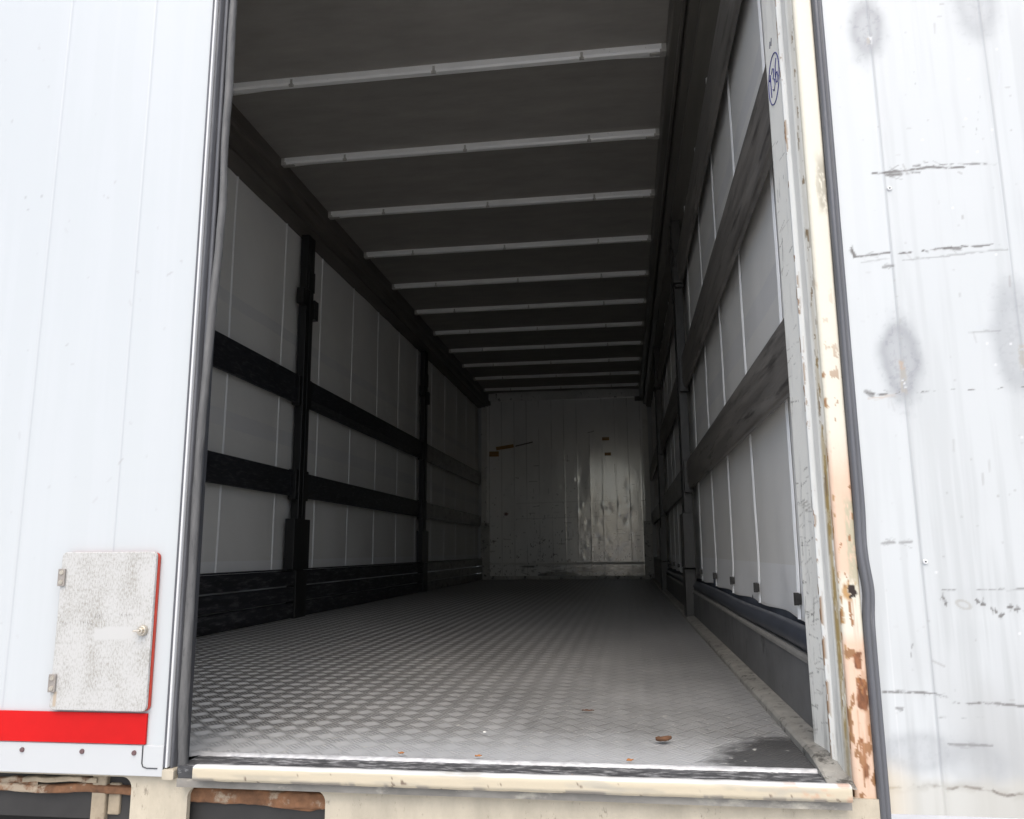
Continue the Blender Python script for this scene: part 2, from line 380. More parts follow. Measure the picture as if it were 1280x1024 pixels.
def hatch_material():
    m = bpy.data.materials.new('weathered_hatch'); n, b = nodes_of(m); N, L = n.nodes, n.links
    tc = N.new('ShaderNodeTexCoord'); sp = N.new('ShaderNodeSeparateXYZ'); L.new(tc.outputs['Object'], sp.inputs[0])
    mp = N.new('ShaderNodeMapping'); mp.inputs['Scale'].default_value = (1, 1, .45); L.new(tc.outputs['Object'], mp.inputs[0])
    no = N.new('ShaderNodeTexNoise'); no.inputs['Scale'].default_value = 330; no.inputs['Detail'].default_value = 4; no.inputs['Roughness'].default_value = .7
    L.new(mp.outputs[0], no.inputs[0])
    bigm = N.new('ShaderNodeMapping'); bigm.inputs['Scale'].default_value = (1, 1, .6); L.new(tc.outputs['Object'], bigm.inputs[0])
    big = N.new('ShaderNodeTexNoise'); big.inputs['Scale'].default_value = 22; big.inputs['Detail'].default_value = 5; L.new(bigm.outputs[0], big.inputs[0])
    ad = N.new('ShaderNodeMath'); ad.operation = 'MULTIPLY_ADD'; L.new(big.outputs[0], ad.inputs[0]); ad.inputs[1].default_value = .42; L.new(no.outputs[0], ad.inputs[2])
    mr = N.new('ShaderNodeMapRange'); mr.inputs[1].default_value = .66; mr.inputs[2].default_value = .90; L.new(ad.outputs[0], mr.inputs[0])
    # the rubbed-clean label patch
    def band(sock, lo, hi, soft):
        a = N.new('ShaderNodeMapRange'); a.inputs[1].default_value = lo; a.inputs[2].default_value = lo + soft; L.new(sock, a.inputs[0])
        c = N.new('ShaderNodeMapRange'); c.inputs[1].default_value = hi; c.inputs[2].default_value = hi - soft; L.new(sock, c.inputs[0])
        k = N.new('ShaderNodeMath'); k.operation = 'MULTIPLY'; L.new(a.outputs[0], k.inputs[0]); L.new(c.outputs[0], k.inputs[1]); return k.outputs[0]
    pa = N.new('ShaderNodeMath'); pa.operation = 'MULTIPLY'
    wob = N.new('ShaderNodeMath'); wob.operation = 'MULTIPLY_ADD'; L.new(big.outputs[0], wob.inputs[0]); wob.inputs[1].default_value = .02; L.new(sp.outputs['Z'], wob.inputs[2])
    L.new(band(sp.outputs['X'], -.208, -.118, .006), pa.inputs[0]); L.new(band(wob.outputs[0], .232, .262, .005), pa.inputs[1])
    inv = N.new('ShaderNodeMath'); inv.operation = 'SUBTRACT'; inv.inputs[0].default_value = 1; L.new(pa.outputs[0], inv.inputs[1])
    mm = N.new('ShaderNodeMath'); mm.operation = 'MULTIPLY'; L.new(mr.outputs[0], mm.inputs[0]); L.new(inv.outputs[0], mm.inputs[1])
    mx = N.new('ShaderNodeMix'); mx.data_type = 'RGBA'; L.new(mm.outputs[0], mx.inputs[0]); mx.inputs[6].default_value = (.47, .465, .445, 1); mx.inputs[7].default_value = (.285, .27, .235, 1)
    # brown run below the lower hinge
    rx = band(sp.outputs['X'], -.282, -.272, .003); rz = band(sp.outputs['Z'], .096, .128, .004)
    rm = N.new('ShaderNodeMath'); rm.operation = 'MULTIPLY'; L.new(rx, rm.inputs[0]); L.new(rz, rm.inputs[1])
    mx2 = N.new('ShaderNodeMix'); mx2.data_type = 'RGBA'; L.new(rm.outputs[0], mx2.inputs[0]); L.new(mx.outputs[2], mx2.inputs[6]); mx2.inputs[7].default_value = (.40, .33, .25, 1)
    last = mx2.outputs[2]
    for x0, x1, z0, z1 in ((-.212, -.186, .2725, .2755), (-.166, -.124, .271, .2735), (-.283, -.205, .2585, .2592)):  # dents and a crease: their shade put into the colour as dark marks
        k_ = N.new('ShaderNodeMath'); k_.operation = 'MULTIPLY'; L.new(band(sp.outputs['X'], x0, x1, .006), k_.inputs[0]); L.new(band(wob.outputs[0], z0 + .006, z1 + .012, .003), k_.inputs[1])
        k2_ = N.new('ShaderNodeMath'); k2_.operation = 'MULTIPLY'; k2_.inputs[1].default_value = .55; k3_ = N.new('ShaderNodeMath'); k3_.operation = 'MULTIPLY'; L.new(k_.outputs[0], k3_.inputs[0]); L.new(mr.outputs[0], k3_.inputs[1]); L.new(k3_.outputs[0], k2_.inputs[0])
        m_ = N.new('ShaderNodeMix'); m_.data_type = 'RGBA'; L.new(k2_.outputs[0], m_.inputs[0]); L.new(last, m_.inputs[6]); m_.inputs[7].default_value = (.15, .145, .13, 1); last = m_.outputs[2]
    L.new(last, b.inputs['Base Color']); b.inputs['Roughness'].default_value = .5
    bp = N.new('ShaderNodeBump'); bp.inputs['Strength'].default_value = .25; bp.inputs['Distance'].default_value = .004
    L.new(big.outputs[0], bp.inputs['Height']); L.new(bp.outputs[0], b.inputs['Normal'])
    return m
m_hatch = hatch_material()

# ------------------------------------------------------------------ setting
n_ = 60
gx = np.linspace(-300, 300, n_); gy = np.linspace(-300, 300, n_)
GX, GY = np.meshgrid(gx, gy)
trailer = None
ground = grid('ground', np.stack([GX, GY, np.zeros_like(GX)], -1), m_ground, None, smooth=False)
ground.location = (0, 0, 0); ground['kind'] = 'structure'

# ------------------------------------------------------------------ the trailer
trailer = bpy.data.objects.new('semi_trailer', None); COL.objects.link(trailer); trailer.location = (0, Y0, 0)
trailer['label'] = 'long white curtain sided trailer seen through its open rear doorway, empty inside'
trailer['category'] = 'trailer'
LEN = 9.82

# load floor
xs = np.linspace(-1.21, 1.168, 40); ys = np.linspace(.03, LEN, 80)
XX, YY = np.meshgrid(xs, ys)
ZZ = .004 * (fbm(XX * 2, YY * 1.2, 3) - .5)
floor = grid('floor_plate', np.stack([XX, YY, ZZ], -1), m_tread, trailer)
ex = np.linspace(-1.2, 1.165, 600)      # rubbed bright front lip of the plate
P = np.stack([np.stack([ex, np.full_like(ex, .036), np.full_like(ex, .0012) + .0006 * vn(ex * 60, ex * 0, 2)], -1),
              np.stack([ex, np.full_like(ex, .030) - .003 * vn(ex * 90, ex * 0, 5), np.full_like(ex, .0018)], -1),
              np.stack([ex, np.full_like(ex, .027) - .003 * vn(ex * 150, ex * 0, 9), np.full_like(ex, -.004) - .003 * vn(ex * 80, ex * 0, 1)], -1)])
grid('floor_lip', P, M('lip_alu', (.40, .40, .40), .4, .2, var=.3, scale=40, stretch=(1, 4, 4)), floor, flip=True)
floor.children[0].location = (0, 0, 0)
MB().box(-1.23, 1.23, .0, LEN + .05, -.12, -.016).build('floor_frame', m_under, trailer)
MB().box(-.012, 1.2, -.0485, .034, -.03, -.0045).build('floor_gap_strip', m_gap, trailer)
sp_ = [(1.166, -.01), (1.166, .012), (1.172, .018), (1.205, .022), (1.212, .022), (1.212, -.01)]
k = MB(); n0 = len(sp_); st_ = ((-.046, -.42), (.02, .35), (.09, 1.), (LEN, 1.))
for y, q in st_: k.V += [(x, y, z * q if z > 0 else z) for x, z in sp_]
for a in range(len(st_) - 1): k.F += [(a * n0 + i, a * n0 + (i + 1) % n0, (a + 1) * n0 + (i + 1) % n0, (a + 1) * n0 + i) for i in range(n0)]
k.F += [tuple(range(n0))[::-1], tuple(3 * n0 + i for i in range(n0))]
k.build('floor_edge_strip', m_strip, trailer)
MB().prism([(-1.2, -.01), (-1.2, .010), (-1.212, .010), (-1.212, -.01)], 'y', .05, LEN).build('floor_edge_strip', m_black, trailer)

# sill
sx = np.arange(.028, 1.2, .0025); prof = [(-.048, -.012), (-.0485, .000), (-.060, .0012), (-.0675, -.001), (-.069, -.006), (-.069, -.0215), (-.064, -.026)]
pp = []
for (a, b_), (c, d_) in zip(prof[:-1], prof[1:]):
    for t in np.linspace(0, 1, 4, endpoint=False): pp.append((a + (c - a) * t, b_ + (d_ - b_) * t))
pp.append(prof[-1]); pp = np.array(pp)
SX, K = np.meshgrid(sx, np.arange(len(pp)))
SY = pp[K.astype(int), 0]; SZ = pp[K.astype(int), 1]
pc = np.ones(SX.shape + (3,)) * np.array((.50, .435, .32))
pc = mixc(pc, ss(-.004, -.0005, SZ), (.62, .62, .60))
pc = mixc(pc, .55 * ss(.60, .72, fbm(SX * 9, SZ * 60, 3)), (.36, .34, .29))
pc = mixc(pc, ss(.55, .62, fbm(SX * 6, SZ * 260, 33)) * .45 * ss(-.003, -.008, SZ), (.30, .28, .23))
pc = mixc(pc, ss(.74, .77, fbm(SX * 90, SZ * 160, 8)) * ss(-.002, -.008, SZ), (.16, .12, .09))
pc = mixc(pc, .8 * ss(.55, .62, fbm(SX * 30, SX * 0, 14)) * ss(-.019, -.023, SZ), (.22, .20, .18))
pc = mixc(pc, ss(1.05, 1.15, SX) * .7 * ss(.5, .6, fbm(SX * 30, SZ * 90, 5)), (.50, .30, .20))
grid('rear_sill', np.stack([SX, SY, SZ + .001 * (vn(SX * 30, SX * 0, 3) - .5)], -1), m_sill, trailer, paint=pc)

# rear crossmember: a plate with two lamp openings
def plate_with_holes(name, outer, holes, y, depth, mat, parent):
    cu = bpy.data.curves.new(name, 'CURVE'); cu.dimensions = '2D'; cu.fill_mode = 'BOTH'; cu.extrude = depth / 2
    for loop in [outer] + holes:
        s = cu.splines.new('POLY'); s.points.add(len(loop) - 1); s.use_cyclic_u = True
        for p, q in zip(s.points, loop): p.co = (q[0], q[1], 0, 1)
    t = bpy.data.objects.new(name, cu)
    me = bpy.data.meshes.new_from_object(t); bpy.data.objects.remove(t)
    me.transform(Matrix.Translation((0, y + depth / 2, 0)) @ Matrix.Rotation(math.radians(90), 4, 'X'))
    me.materials.clear(); me.materials.append(mat)
    return place(bpy.data.objects.new(name, me), parent)
cross = plate_with_holes('rear_crossmember', [(-1.25, -.34), (1.25, -.34), (1.25, -.0295), (-1.25, -.0295)],
    [rrect(-.56, -.118, -.19, -.0335, .02), rrect(-.002, .272, -.19, -.0465, .02), rrect(.72, .95, -.19, -.09, .02), rrect(-1.05, -.7, -.19, -.09, .02)],
    -.028, .012, m_cream, trailer)
MB().box(-.012, 1.2, -.052, -.02, -.0415, -.0270).build('sill_rail', M('dirty_rail', (.22, .205, .18), .7, var=.4, scale=14, stretch=(.5, 1, 1), spots=((.5, .46, .38), 12, .57, .12), bump=.3), trailer)
# rusty lamp carrier behind the openings
def rough_bar(name, x0, x1, y, z, h, d, mat, parent, seed, sag=.01):
    X = np.linspace(x0, x1, 90); A = np.linspace(0, 2 * math.pi, 25)
    XX, AA = np.meshgrid(X, A)
    sq = lambda c: np.sign(c) * np.abs(c) ** .45
    rr = 1 + .28 * (fbm(XX * 40, AA * 2, seed) - .5)
    zc = z + sag * (fbm(XX * 9, XX * 0, seed + 3) - .5) * 2
    o = grid(name, np.stack([XX, y + d / 2 * sq(np.cos(AA)) * rr, zc + h / 2 * sq(np.sin(AA)) * rr], -1), mat, parent)
    return o
lampc = rough_bar('lamp_carrier', -.58, -.10, .0, -.064, .016, .03, m_rust, trailer, 4, .006)
for a in ((-.36, -.20, -.006, -.047, .010, .02, m_tan, 12), (-.30, -.12, .02, -.080, .02, .03, m_rust, 7), (-.56, -.2, .02, -.100, .03, .02, m_tan, 21), (-.50, -.33, .0, -.054, .012, .02, m_rust, 41)):
    o = rough_bar('rusty_strap', a[0], a[1], a[2], a[3], a[4], a[5], a[6], lampc, a[7]); o.location = (0, 0, 0)
o = MB().box(-.212, -.182, -.012, .03, -.13, -.030).build('bracket', m_tan, lampc, .003); o.location = (0, 0, 0)
o = MB().box(-.180, -.155, -.006, .03, -.11, -.052).build('bracket', m_tan, lampc, .003); o.location = (0, 0, 0)
lampc2 = rough_bar('lamp_carrier', -.01, .28, .0, -.068, .03, .03, m_rust, trailer, 14, .01)
for a in ((.02, .16, .0, -.058, .014, .02, m_tan, 31), (.13, .26, .005, -.075, .02, .02, m_rust, 37)):
    o = rough_bar('rusty_strap', a[0], a[1], a[2], a[3], a[4], a[5], a[6], lampc2, a[7]); o.location = (0, 0, 0)
MB().box(-1.2, 1.2, .09, .12, -.34, -.125).build('chassis_beam', m_under, trailer)
for s in (-1, 1): MB().box(s * .55 - .07, s * .55 + .07, .14, LEN, -.5, -.125).build('chassis_beam', m_under, trailer)
for s in (-1, 1): MB().box(s * 1.283 - .008, s * 1.283 + .008, .17, LEN, -.12, .24).build('side_rail', m_white, trailer)

# ---- right rear corner post (jamb), painted, chipped and rusting
prof = [(1.252, .16), (1.252, .02), (1.249, -.020), (1.246, -.023), (1.219, -.022), (1.214, -.019), (1.2115, -.010), (1.2085, .000), (1.2055, .012), (1.204, .045),
        (1.2005, .050), (1.1965, .056), (1.1965, .064), (1.1995, .072), (1.1973, .09), (1.189, .158), (1.195, .164), (1.252, .162)]
pts = []
for (a, b_), (c, d_) in zip(prof[:-1], prof[1:]):
    L_ = math.hypot(c - a, d_ - b_); k = max(1, int(L_ / .0022))
    for t in np.linspace(0, 1, k, endpoint=False): pts.append((a + (c - a) * t, b_ + (d_ - b_) * t))
pts.append(prof[-1]); pts = np.array(pts)
zj = np.concatenate([np.arange(-.04, 1.62, .0024), np.linspace(1.63, 2.70, 60)])
K, ZJ = np.meshgrid(np.arange(len(pts)), zj)
JX = pts[K, 0]; JY = pts[K, 1]
sl_ = np.concatenate([[0], np.cumsum(np.hypot(*np.diff(pts, axis=0).T))]); SS_ = sl_[K]
front = ((JY < -.014) & (JX > 1.2105)).astype(float)
step = ss(.014, .0, np.abs(JY + .004)) * (JX < 1.216)
ridge = ss(.012, .002, np.abs(JY - .059)) * (JX < 1.205)
inner = ((JY > .07) & (JX < 1.202)).astype(float)
low = ss(1.15, .0, ZJ)
c = np.ones(JX.shape + (3,)) * np.array((.86, .845, .775))
c = mixc(c, front, (.62, .585, .485))
# repainted salmon stretch of the outer face, lower half
salm = front * ss(.62, .50, ZJ + .05 * (fbm(ZJ * 9, SS_ * 60, 2) - .5)) * (1 - ss(.36, .33, ZJ + .01 * fbm(ZJ * 60, SS_ * 200, 2)) * ss(.22, .25, ZJ))
c = mixc(c, salm * .85, (.62, .42, .30))
n1 = fbm(SS_ * 130, ZJ * 38, 11, 5); n2 = fbm(SS_ * 330, ZJ * 90, 5, 5); n3 = fbm(SS_ * 60, ZJ * 9, 21, 4)
c = mixc(c, .25 * ss(.5, .7, n3) * (1 - front), (.5, .49, .46))
# scratches on the inner face
for k in range(120):
    z = random.uniform(-.02, 1.3) if k < 60 else random.uniform(0, .55); y = random.uniform(.07, .15); a = random.choice([random.uniform(-.35, .12), random.uniform(-.35, .12), random.uniform(-1.7, -1.3)])
    L_ = random.uniform(.006, .05); d, t = segd(JY, ZJ, (y, z), (y + L_ * math.cos(a), z + L_ * math.sin(a)))
    c = mixc(c, inner * ss(.0024, .0006, d + .0030 * (n2 - .4)) * random.uniform(.25, .8) * ss(.40, .55, n1 + .1), random.choice([(.18, .17, .15), (.12, .10, .08), (.33, .30, .25)]))
# ridge: paint rubbed white, chipped to brown
c = mixc(c, ridge * .7, (.84, .84, .80))
chip = ss(.575, .60, n1 + .15 * low - .04) * ridge
c = mixc(c, chip, (.33, .19, .09))
chip2 = ss(.575, .60, n1 + .20 * low - .06) * step
c = mixc(c, step * .45, (.48, .44, .35))
c = mixc(c, chip2, (.24, .17, .09))
yel = ss(.50, .58, fbm(ZJ * 22, SS_ * 90, 31) + .25 * low) * step * ss(.95, .5, ZJ)
c = mixc(c, yel * .7, (.42, .30, .10))
# grey-brown weathered patch high on the front face's outer edge
pz = ss(1.17, 1.12, ZJ) * ss(1.02, 1.05, ZJ) * front * ss(1.228, 1.236, JX + .010 * (n1 - .5))
c = mixc(c, pz * ss(.35, .6, n2 + .15), (.36, .33, .26))
pz = ss(.50, .46, ZJ) * ss(.30, .34, ZJ) * front * ss(1.229, 1.236, JX + .010 * (n1 - .5))
c = mixc(c, pz * ss(.3, .6, n2 + .1), (.42, .38, .27))
# streaks of rust along the front face's inner edge
edge = front * ss(1.222, 1.217, JX + .006 * (n1 - .5))
c = mixc(c, edge * ss(.62, .66, n1 + .06 * low) * ss(1.0, .6, ZJ), (.33, .19, .07))
# hole and rust patches low down
hole = front * ss(.010, .008, np.hypot((JX - 1.235) * 1.2, (ZJ - .315) * .8) + .014 * (fbm(JX * 190, ZJ * 190, 77) - .5))
c = mixc(c, ss(.022, .012, np.hypot(JX - 1.234, ZJ - .315)) * front * ss(.4, .55, n1), (.4, .24, .10)); c = mixc(c, hole, (.022, .012, .008))
for z0, z1, x0, x1, sd_ in ((.116, .166, 1.229, 1.2465, 3), (.182, .210, 1.227, 1.241, 6), (.060, .068, 1.229, 1.2355, 9), (.002, .038, 1.228, 1.238, 12)):
    wob = .010 * (fbm(JX * 140, ZJ * 70, sd_) - .5)
    mk = front * ss(-.001, .001, JX - x0 + wob) * ss(-.001, .001, x1 - JX + wob) * ss(-.001, .001, ZJ - z0 + wob) * ss(-.001, .001, z1 - ZJ + wob)
    rim = front * ss(-.005, .001, JX - x0 + wob * 1.6) * ss(-.005, .001, x1 - JX + wob * 1.6) * ss(-.006, .001, ZJ - z0 + wob * 1.6) * ss(-.006, .001, z1 - ZJ + wob * 1.6)
    c = mixc(c, rim * .55 * ss(.3, .55, n2), (.36, .22, .12))
    rc = np.array((.19, .075, .032))[None, None] * (.35 + 1.3 * n2[..., None]) + np.array((.22, .085, .0))[None, None] * ss(.58, .75, n1)[..., None]
    c = c * (1 - mk[..., None]) + rc * mk[..., None]
c = mixc(c, front * ss(.67, .69, n1 + .06 * ss(.25, .0, ZJ)) * ss(1.0, .5, ZJ), (.27, .14, .065))
# brown runs below the rust
for z1, z0, x0, x1 in ((.178, .165, 1.228, 1.247), (.112, .02, 1.227, 1.248), (.30, .215, 1.228, 1.242), (.058, -.02, 1.228, 1.24)):
    rn = front * ss(x0 - .002, x0 + .002, JX) * ss(x1 + .002, x1 - .002, JX) * ss(z1 + .004, z1, ZJ) * ss(z0 - .02, z1, ZJ) * ss(.40, .65, fbm(SS_ * 420, ZJ * 8, 71))
    c = mixc(c, rn * .6, (.36, .17, .08))
# foot: grimy
c = mixc(c, (1 - front) * .55 * ss(.2, -.02, ZJ) * ss(.42, .6, n3), (.40, .39, .35))
calm = ss(1.25, 1.05, ZJ)
JXd = JX + .0022 * (fbm(ZJ * 3, SS_ * 4, 8) - .5) * calm
jamb = grid('corner_post', np.stack([JXd, JY + .002 * (fbm(ZJ * 4, SS_ * 5, 18) - .5) * calm, ZJ], -1), m_jamb, trailer, paint=c)
jamb['label'] = 'chipped cream and white rear corner post with rust patches'
# number written by marker: 136 in a ring, on the post's inner face
ink = MB()
def on_post(a, b_):   # a: along the face towards the viewer, b: up (metres, from the ring's centre)
    y = .1125 - a; x = 1.1973 + (.09 - y) * .122 - .0006
    return (x, y, 1.406 + b_)
def stroke(P, r=.0013): ink.tube([on_post(*p) for p in P], r, 6)
stroke([(.036 * math.cos(t) + .006 * math.sin(t), .055 * math.sin(t)) for t in np.linspace(.3, 2 * math.pi + .42, 48)])
stroke([(-.028, .010), (-.021, .022), (-.021, -.032)])
stroke([(-.012, .018), (-.005, .028), (.003, .022), (.002, .011), (-.005, .003), (.004, -.003), (.006, -.016), (-.003, -.026), (-.011, -.019)])
stroke([(.022, .036), (.014, .022), (.0115, .0), (.014, -.017), (.020, -.020), (.026, -.009), (.023, .003), (.016, .004), (.012, -.005)])
o = ink.build('marker_number', m_ink, jamb, smooth=True); o.location = (0, 0, 0)
ink = MB(); stroke([(-.012, .082), (-.008, .096)]); stroke([(-.003, .082), (.002, .098)])
o = ink.build('marker_tick', M('grey_ink', (.12, .12, .14), .6), jamb); o.location = (0, 0, 0)
MB().box(1.246, 1.262, -.018, .16, -.2, 2.7).build('corner_post_back', m_white, trailer)
# left corner post and roof header (seen only from the side)
MB().box(-1.262, -1.2, -.02, .16, -.2, 2.7).build('corner_post', m_cream, trailer, .004)
MB().box(-1.262, 1.262, -.02, .12, 2.702, 2.84).build('roof_header', m_white, trailer, .004)
MB().box(-1.262, 1.262, .122, LEN + .05, 2.76, 2.80).build('roof_skin', m_white, trailer)

# ---- roof lining, bows, cantrails
xs = np.linspace(-1.12, 1.12, 50); ys = np.linspace(.1, LEN, 240)
XX, YY = np.meshgrid(xs, ys)
ph = np.mod(YY - 1.83, .755) / .755
ZZ = 2.676 + .016 * ss(1.12, .85, np.abs(XX)) * np.sin(ph * math.pi) * (.4 + fbm(XX * 2, YY * 2, 3)) + .003 * (fbm(XX * 1.5, YY * 22, 8) - .5)
roof = grid('roof_lining', np.stack([XX, YY, ZZ], -1), m_roof, trailer)
def make_bow():
    b = MB().prism([(-.021, 2.682), (-.021, 2.651), (-.014, 2.6405), (.014, 2.6405), (.021, 2.651), (.021, 2.682)], 'x', -1.075, 1.075).build('roof_bow', m_bow, trailer, .002)
    for x in (-.705, .006, .709):
        k = MB().box(x - .006, x + .006, -.0235, -.0215, 2.650, 2.668).box(x - .006, x + .006, -.0225, -.012, 2.636, 2.652).box(x - .011, x + .011, -.026, -.016, 2.630, 2.642)
        o = k.build('clip', m_clip, b, .001); o.location = (0, 0, 0)
    for s in (-1, 1):
        k = MB().box(min(s * 1.066, s * 1.10), max(s * 1.066, s * 1.10), -.020, .024, 2.636, 2.690).box(min(s * 1.02, s * 1.07), max(s * 1.02, s * 1.07), -.010, .012, 2.634, 2.6405)
        o = k.build('end_bracket', m_clip, b, .002); o.location = (0, 0, 0)
        k = MB().tube([(s * .80, .045, 2.672), (s * .9, .045, 2.664), (s * 1.08, .045, 2.655)], .0045)
        o = k.build('tension_rod', m_bow, b, smooth=True); o.location = (0, 0, 0)
    return b
bow = make_bow()
for k in range(-2, 11):
    y = 1.83 + .755 * k
    if k == -2: bow.location = (0, -Y0 + y, F)
    else: copy_tree(bow, trailer, (0, -Y0 + y, F))
MB().prism([(-1.095, 2.705), (-1.095, 2.60), (-1.088, 2.59), (-1.088, 2.575), (-1.10, 2.565), (-1.10, 2.515), (-1.106, 2.50), (-1.14, 2.492), (-1.14, 2.478), (-1.262, 2.478), (-1.262, 2.76), (-1.095, 2.76)],
           'y', .12, LEN).build('cantrail', m_cant_d, trailer, .002)
MB().prism([(1.095, 2.705), (1.095, 2.55), (1.10, 2.54), (1.128, 2.535), (1.128, 2.50), (1.14, 2.50), (1.14, 2.535), (1.15, 2.535), (1.15, 2.455), (1.185, 2.445), (1.185, 2.415), (1.262, 2.415), (1.262, 2.76), (1.095, 2.76)],
           'y', .16, LEN).build('cantrail', m_cant, trailer, .002)

# ---- side curtains
def curtain(s, z0, straps, hem):
    ys = np.linspace(.15, LEN + .035, 220); zs = np.concatenate([np.linspace(z0, .42, 14), np.linspace(.45, 2.56, 40)])
    YY, ZZ = np.meshgrid(ys, zs)
    d = .030 * (fbm(YY * 1.6, ZZ * .9, 5 + s) - .5) + .004 * np.sin(YY * 10.2 + 1)
    d = d + .008 * ss(.36, z0, ZZ) * np.sin(YY * 10.3)
    o = grid('curtain', np.stack([s * (1.246 + .012 + d * .6), YY, ZZ + hem * .0025 * np.sin(YY * 10.3) * ss(.4, z0, ZZ)], -1), m_curtain, trailer)
    for y in straps:
        z = np.linspace(z0, 2.54, 60)
        wob = .004 * (vn(z * 3, z * 0 + y, 3) - .5)
        i = np.clip(np.searchsorted(ys, y), 0, len(ys) - 1)
        dd = np.interp(z, zs, d[:, i]) * .6
        cols = [(-.0065, .0005), (-.0055, .003), (.0, .003), (.0015, .006), (.0055, .006), (.007, .0005)]
        P = np.stack([np.stack([s * (1.258 + dd - h - .002), y + wob + a, z], -1) for a, h in cols], 1)
        p = grid('strap', P, m_seam, o); p.location = (0, 0, 0)
        if s > 0:
            bz = z0 + .048
            k = MB().box(1.236, 1.250, y - .021, y - .008, bz - .013, bz + .013).box(1.233, 1.246, y - .016, y - .0135, bz - .015, bz + .015)
            q = k.build('buckle', m_buckle, o, .002); q.location = (0, 0, 0)
    if s > 0:
        zz = [.215 + .002 * math.sin(i) for i in range(60)]
        k = MB(); k.tube([(1.238 + .002 * math.sin(i * .7), .17 + i * .1635, .188 + .002 * math.sin(i * .55)) for i in range(60)], .026, 14); k.box(1.266, 1.272, .17, LEN, .10, .42)
        q = k.build('hem_tube', m_tube, o, smooth=True); q.location = (0, 0, 0)
    return o
cr = curtain(1, .224, [.50, 1.115, 1.70, 2.315, 3.02, 3.65, 4.28, 4.9, 5.52, 6.15, 6.8, 7.4, 8.05, 8.7, 9.3], 1)
cl = curtain(-1, .20, [.42, 1.07, 1.72, 2.37, 3.03, 3.66, 4.33, 4.98, 5.64, 6.3, 6.95, 7.6, 8.25, 8.9, 9.5], 0)

# ---- wall posts
def post(s, y, mat, feet):
    lx = s * 1.17
    b = MB().box(min(s * 1.182, s * 1.235), max(s * 1.182, s * 1.235), -.058, .058, -.005, 2.52).build('wall_post', mat, trailer, .004)
    b.location = (0, -Y0 + y, F)
    def sub(name, x0, x1, y0, y1, z0, z1, m):
        o = MB().box(min(s * x0, s * x1), max(s * x0, s * x1), y0, y1, z0, z1).build(name, m, b, .003); o.location = (0, 0, 0)
    sub('flange', 1.176, 1.181, -.008, .008, .3, 2.4, mat)
    sub('foot', 1.166, 1.228, -.145, .10, .29, .60, mat)
    sub('foot_plate', 1.168, 1.23, -.085, .085, -.004, .285, mat)
    sub('bracket', 1.174, 1.222, -.13, -.061, 1.985, 2.09, mat)
    sub('bracket', 1.174, 1.222, .061, .13, 1.93, 2.06, mat)
    sub('latch_case', 1.172, 1.181, -.05, .05, 2.1, 2.24, mat)
    for z in (.82, 1.42) + ((2.07,) if s > 0 else ()):
        for q in (-1, 1): sub('slat_pocket', 1.188, 1.239, min(q * .060, q * .10), max(q * .060, q * .10), z - .10, z + .09, mat)
    return b
for y in (3.28, 6.42): post(-1, y, m_black, True)
for y in (3.28, 6.42): post(1, y, m_post, True)

# ---- kick boards along the floor
bays = [(.17, 3.195), (3.365, 6.335), (6.505, 9.74)]
for i, (a, b_) in enumerate(bays):
    h = .287
    k = MB()
    for z0, z1 in ((.0, .095), (.0975, .19), (.1925, h)):
        k.prism([(-1.185, z0 + .004), (-1.181, z0 + .008), (-1.181, z1 - .008), (-1.185, z1 - .004), (-1.21, z1 - .003), (-1.21, z0 + .003)], 'y', a, b_)
    kb = k.build('kick_board', m_board if i < 2 else m_slat_w, trailer)
    o = MB().box(-1.215, -1.178, a, b_, h, h + .008).build('top_trim', m_board, kb); o.location = (0, 0, 0)
for i, (a, b_) in enumerate(bays):
    h = .152 if i < 2 else .29
    kb = MB().prism([(1.212, .02), (1.212, h), (1.25, h), (1.25, .02)], 'y', a, b_).build('kick_board', m_skirt_g if i < 2 else m_slat_w, trailer, .002)
    o = MB().prism([(1.2085, h), (1.2085, h + .008), (1.214, h + .014), (1.244, h + .012), (1.25, h)], 'y', a, b_).build('top_trim', m_ledge, kb, .001); o.location = (0, 0, 0)

# ---- front bulkhead
xs = np.linspace(-1.165, 1.165, 300); zs = np.linspace(.02, 2.70, 340)
XX, ZZ = np.meshgrid(xs, zs)
c = np.ones(XX.shape + (3,)) * np.array((.88, .875, .84))
c = mixc(c, .3 * ss(.4, .7, fbm(XX * 3, ZZ * 1.2, 4)), (.48, .47, .44))
pitch = .182
jd = np.abs(np.mod(XX + .09, pitch) - pitch / 2)
jm = ss(.010, .004, jd)
c = mixc(c, jm * .35 * ss(.35, .6, fbm(XX * 5, ZZ * 3, 9)), (.22, .21, .19))
rng = random.Random(8)
nz = fbm(XX * 60, ZZ * 60, 6)
for k in range(85):
    x = rng.uniform(-1.1, 1.1); z = abs(rng.gauss(.2, .8)) + .05
    if z > 2.3: continue
    a = rng.choice([0, math.pi / 2, rng.uniform(-.4, .4)]); L_ = rng.uniform(.01, .12)
    d, t = segd(XX, ZZ, (x, z), (x + L_ * math.cos(a), z + L_ * math.sin(a)))
    c = mixc(c, ss(.009, .003, d + .006 * (nz - .4)) * rng.uniform(.2, .65), (.16, .15, .13))
c = mixc(c, ss(.74, .80, fbm(XX * 34, ZZ * 26, 14) + .09 * ss(.9, 0, ZZ)) * .8 * ss(2, .3, ZZ), (.13, .12, .11))
for z in (.86, 1.08): c = mixc(c, ss(.006, .002, np.abs(ZZ - z - .02 * XX)) * .35 * (np.abs(XX) < .7), (.2, .19, .17))
d, t = segd(XX, ZZ, (-.70, 1.90), (-.46, 1.95)); c = mixc(c, ss(.012, .005, d), (.08, .07, .06))
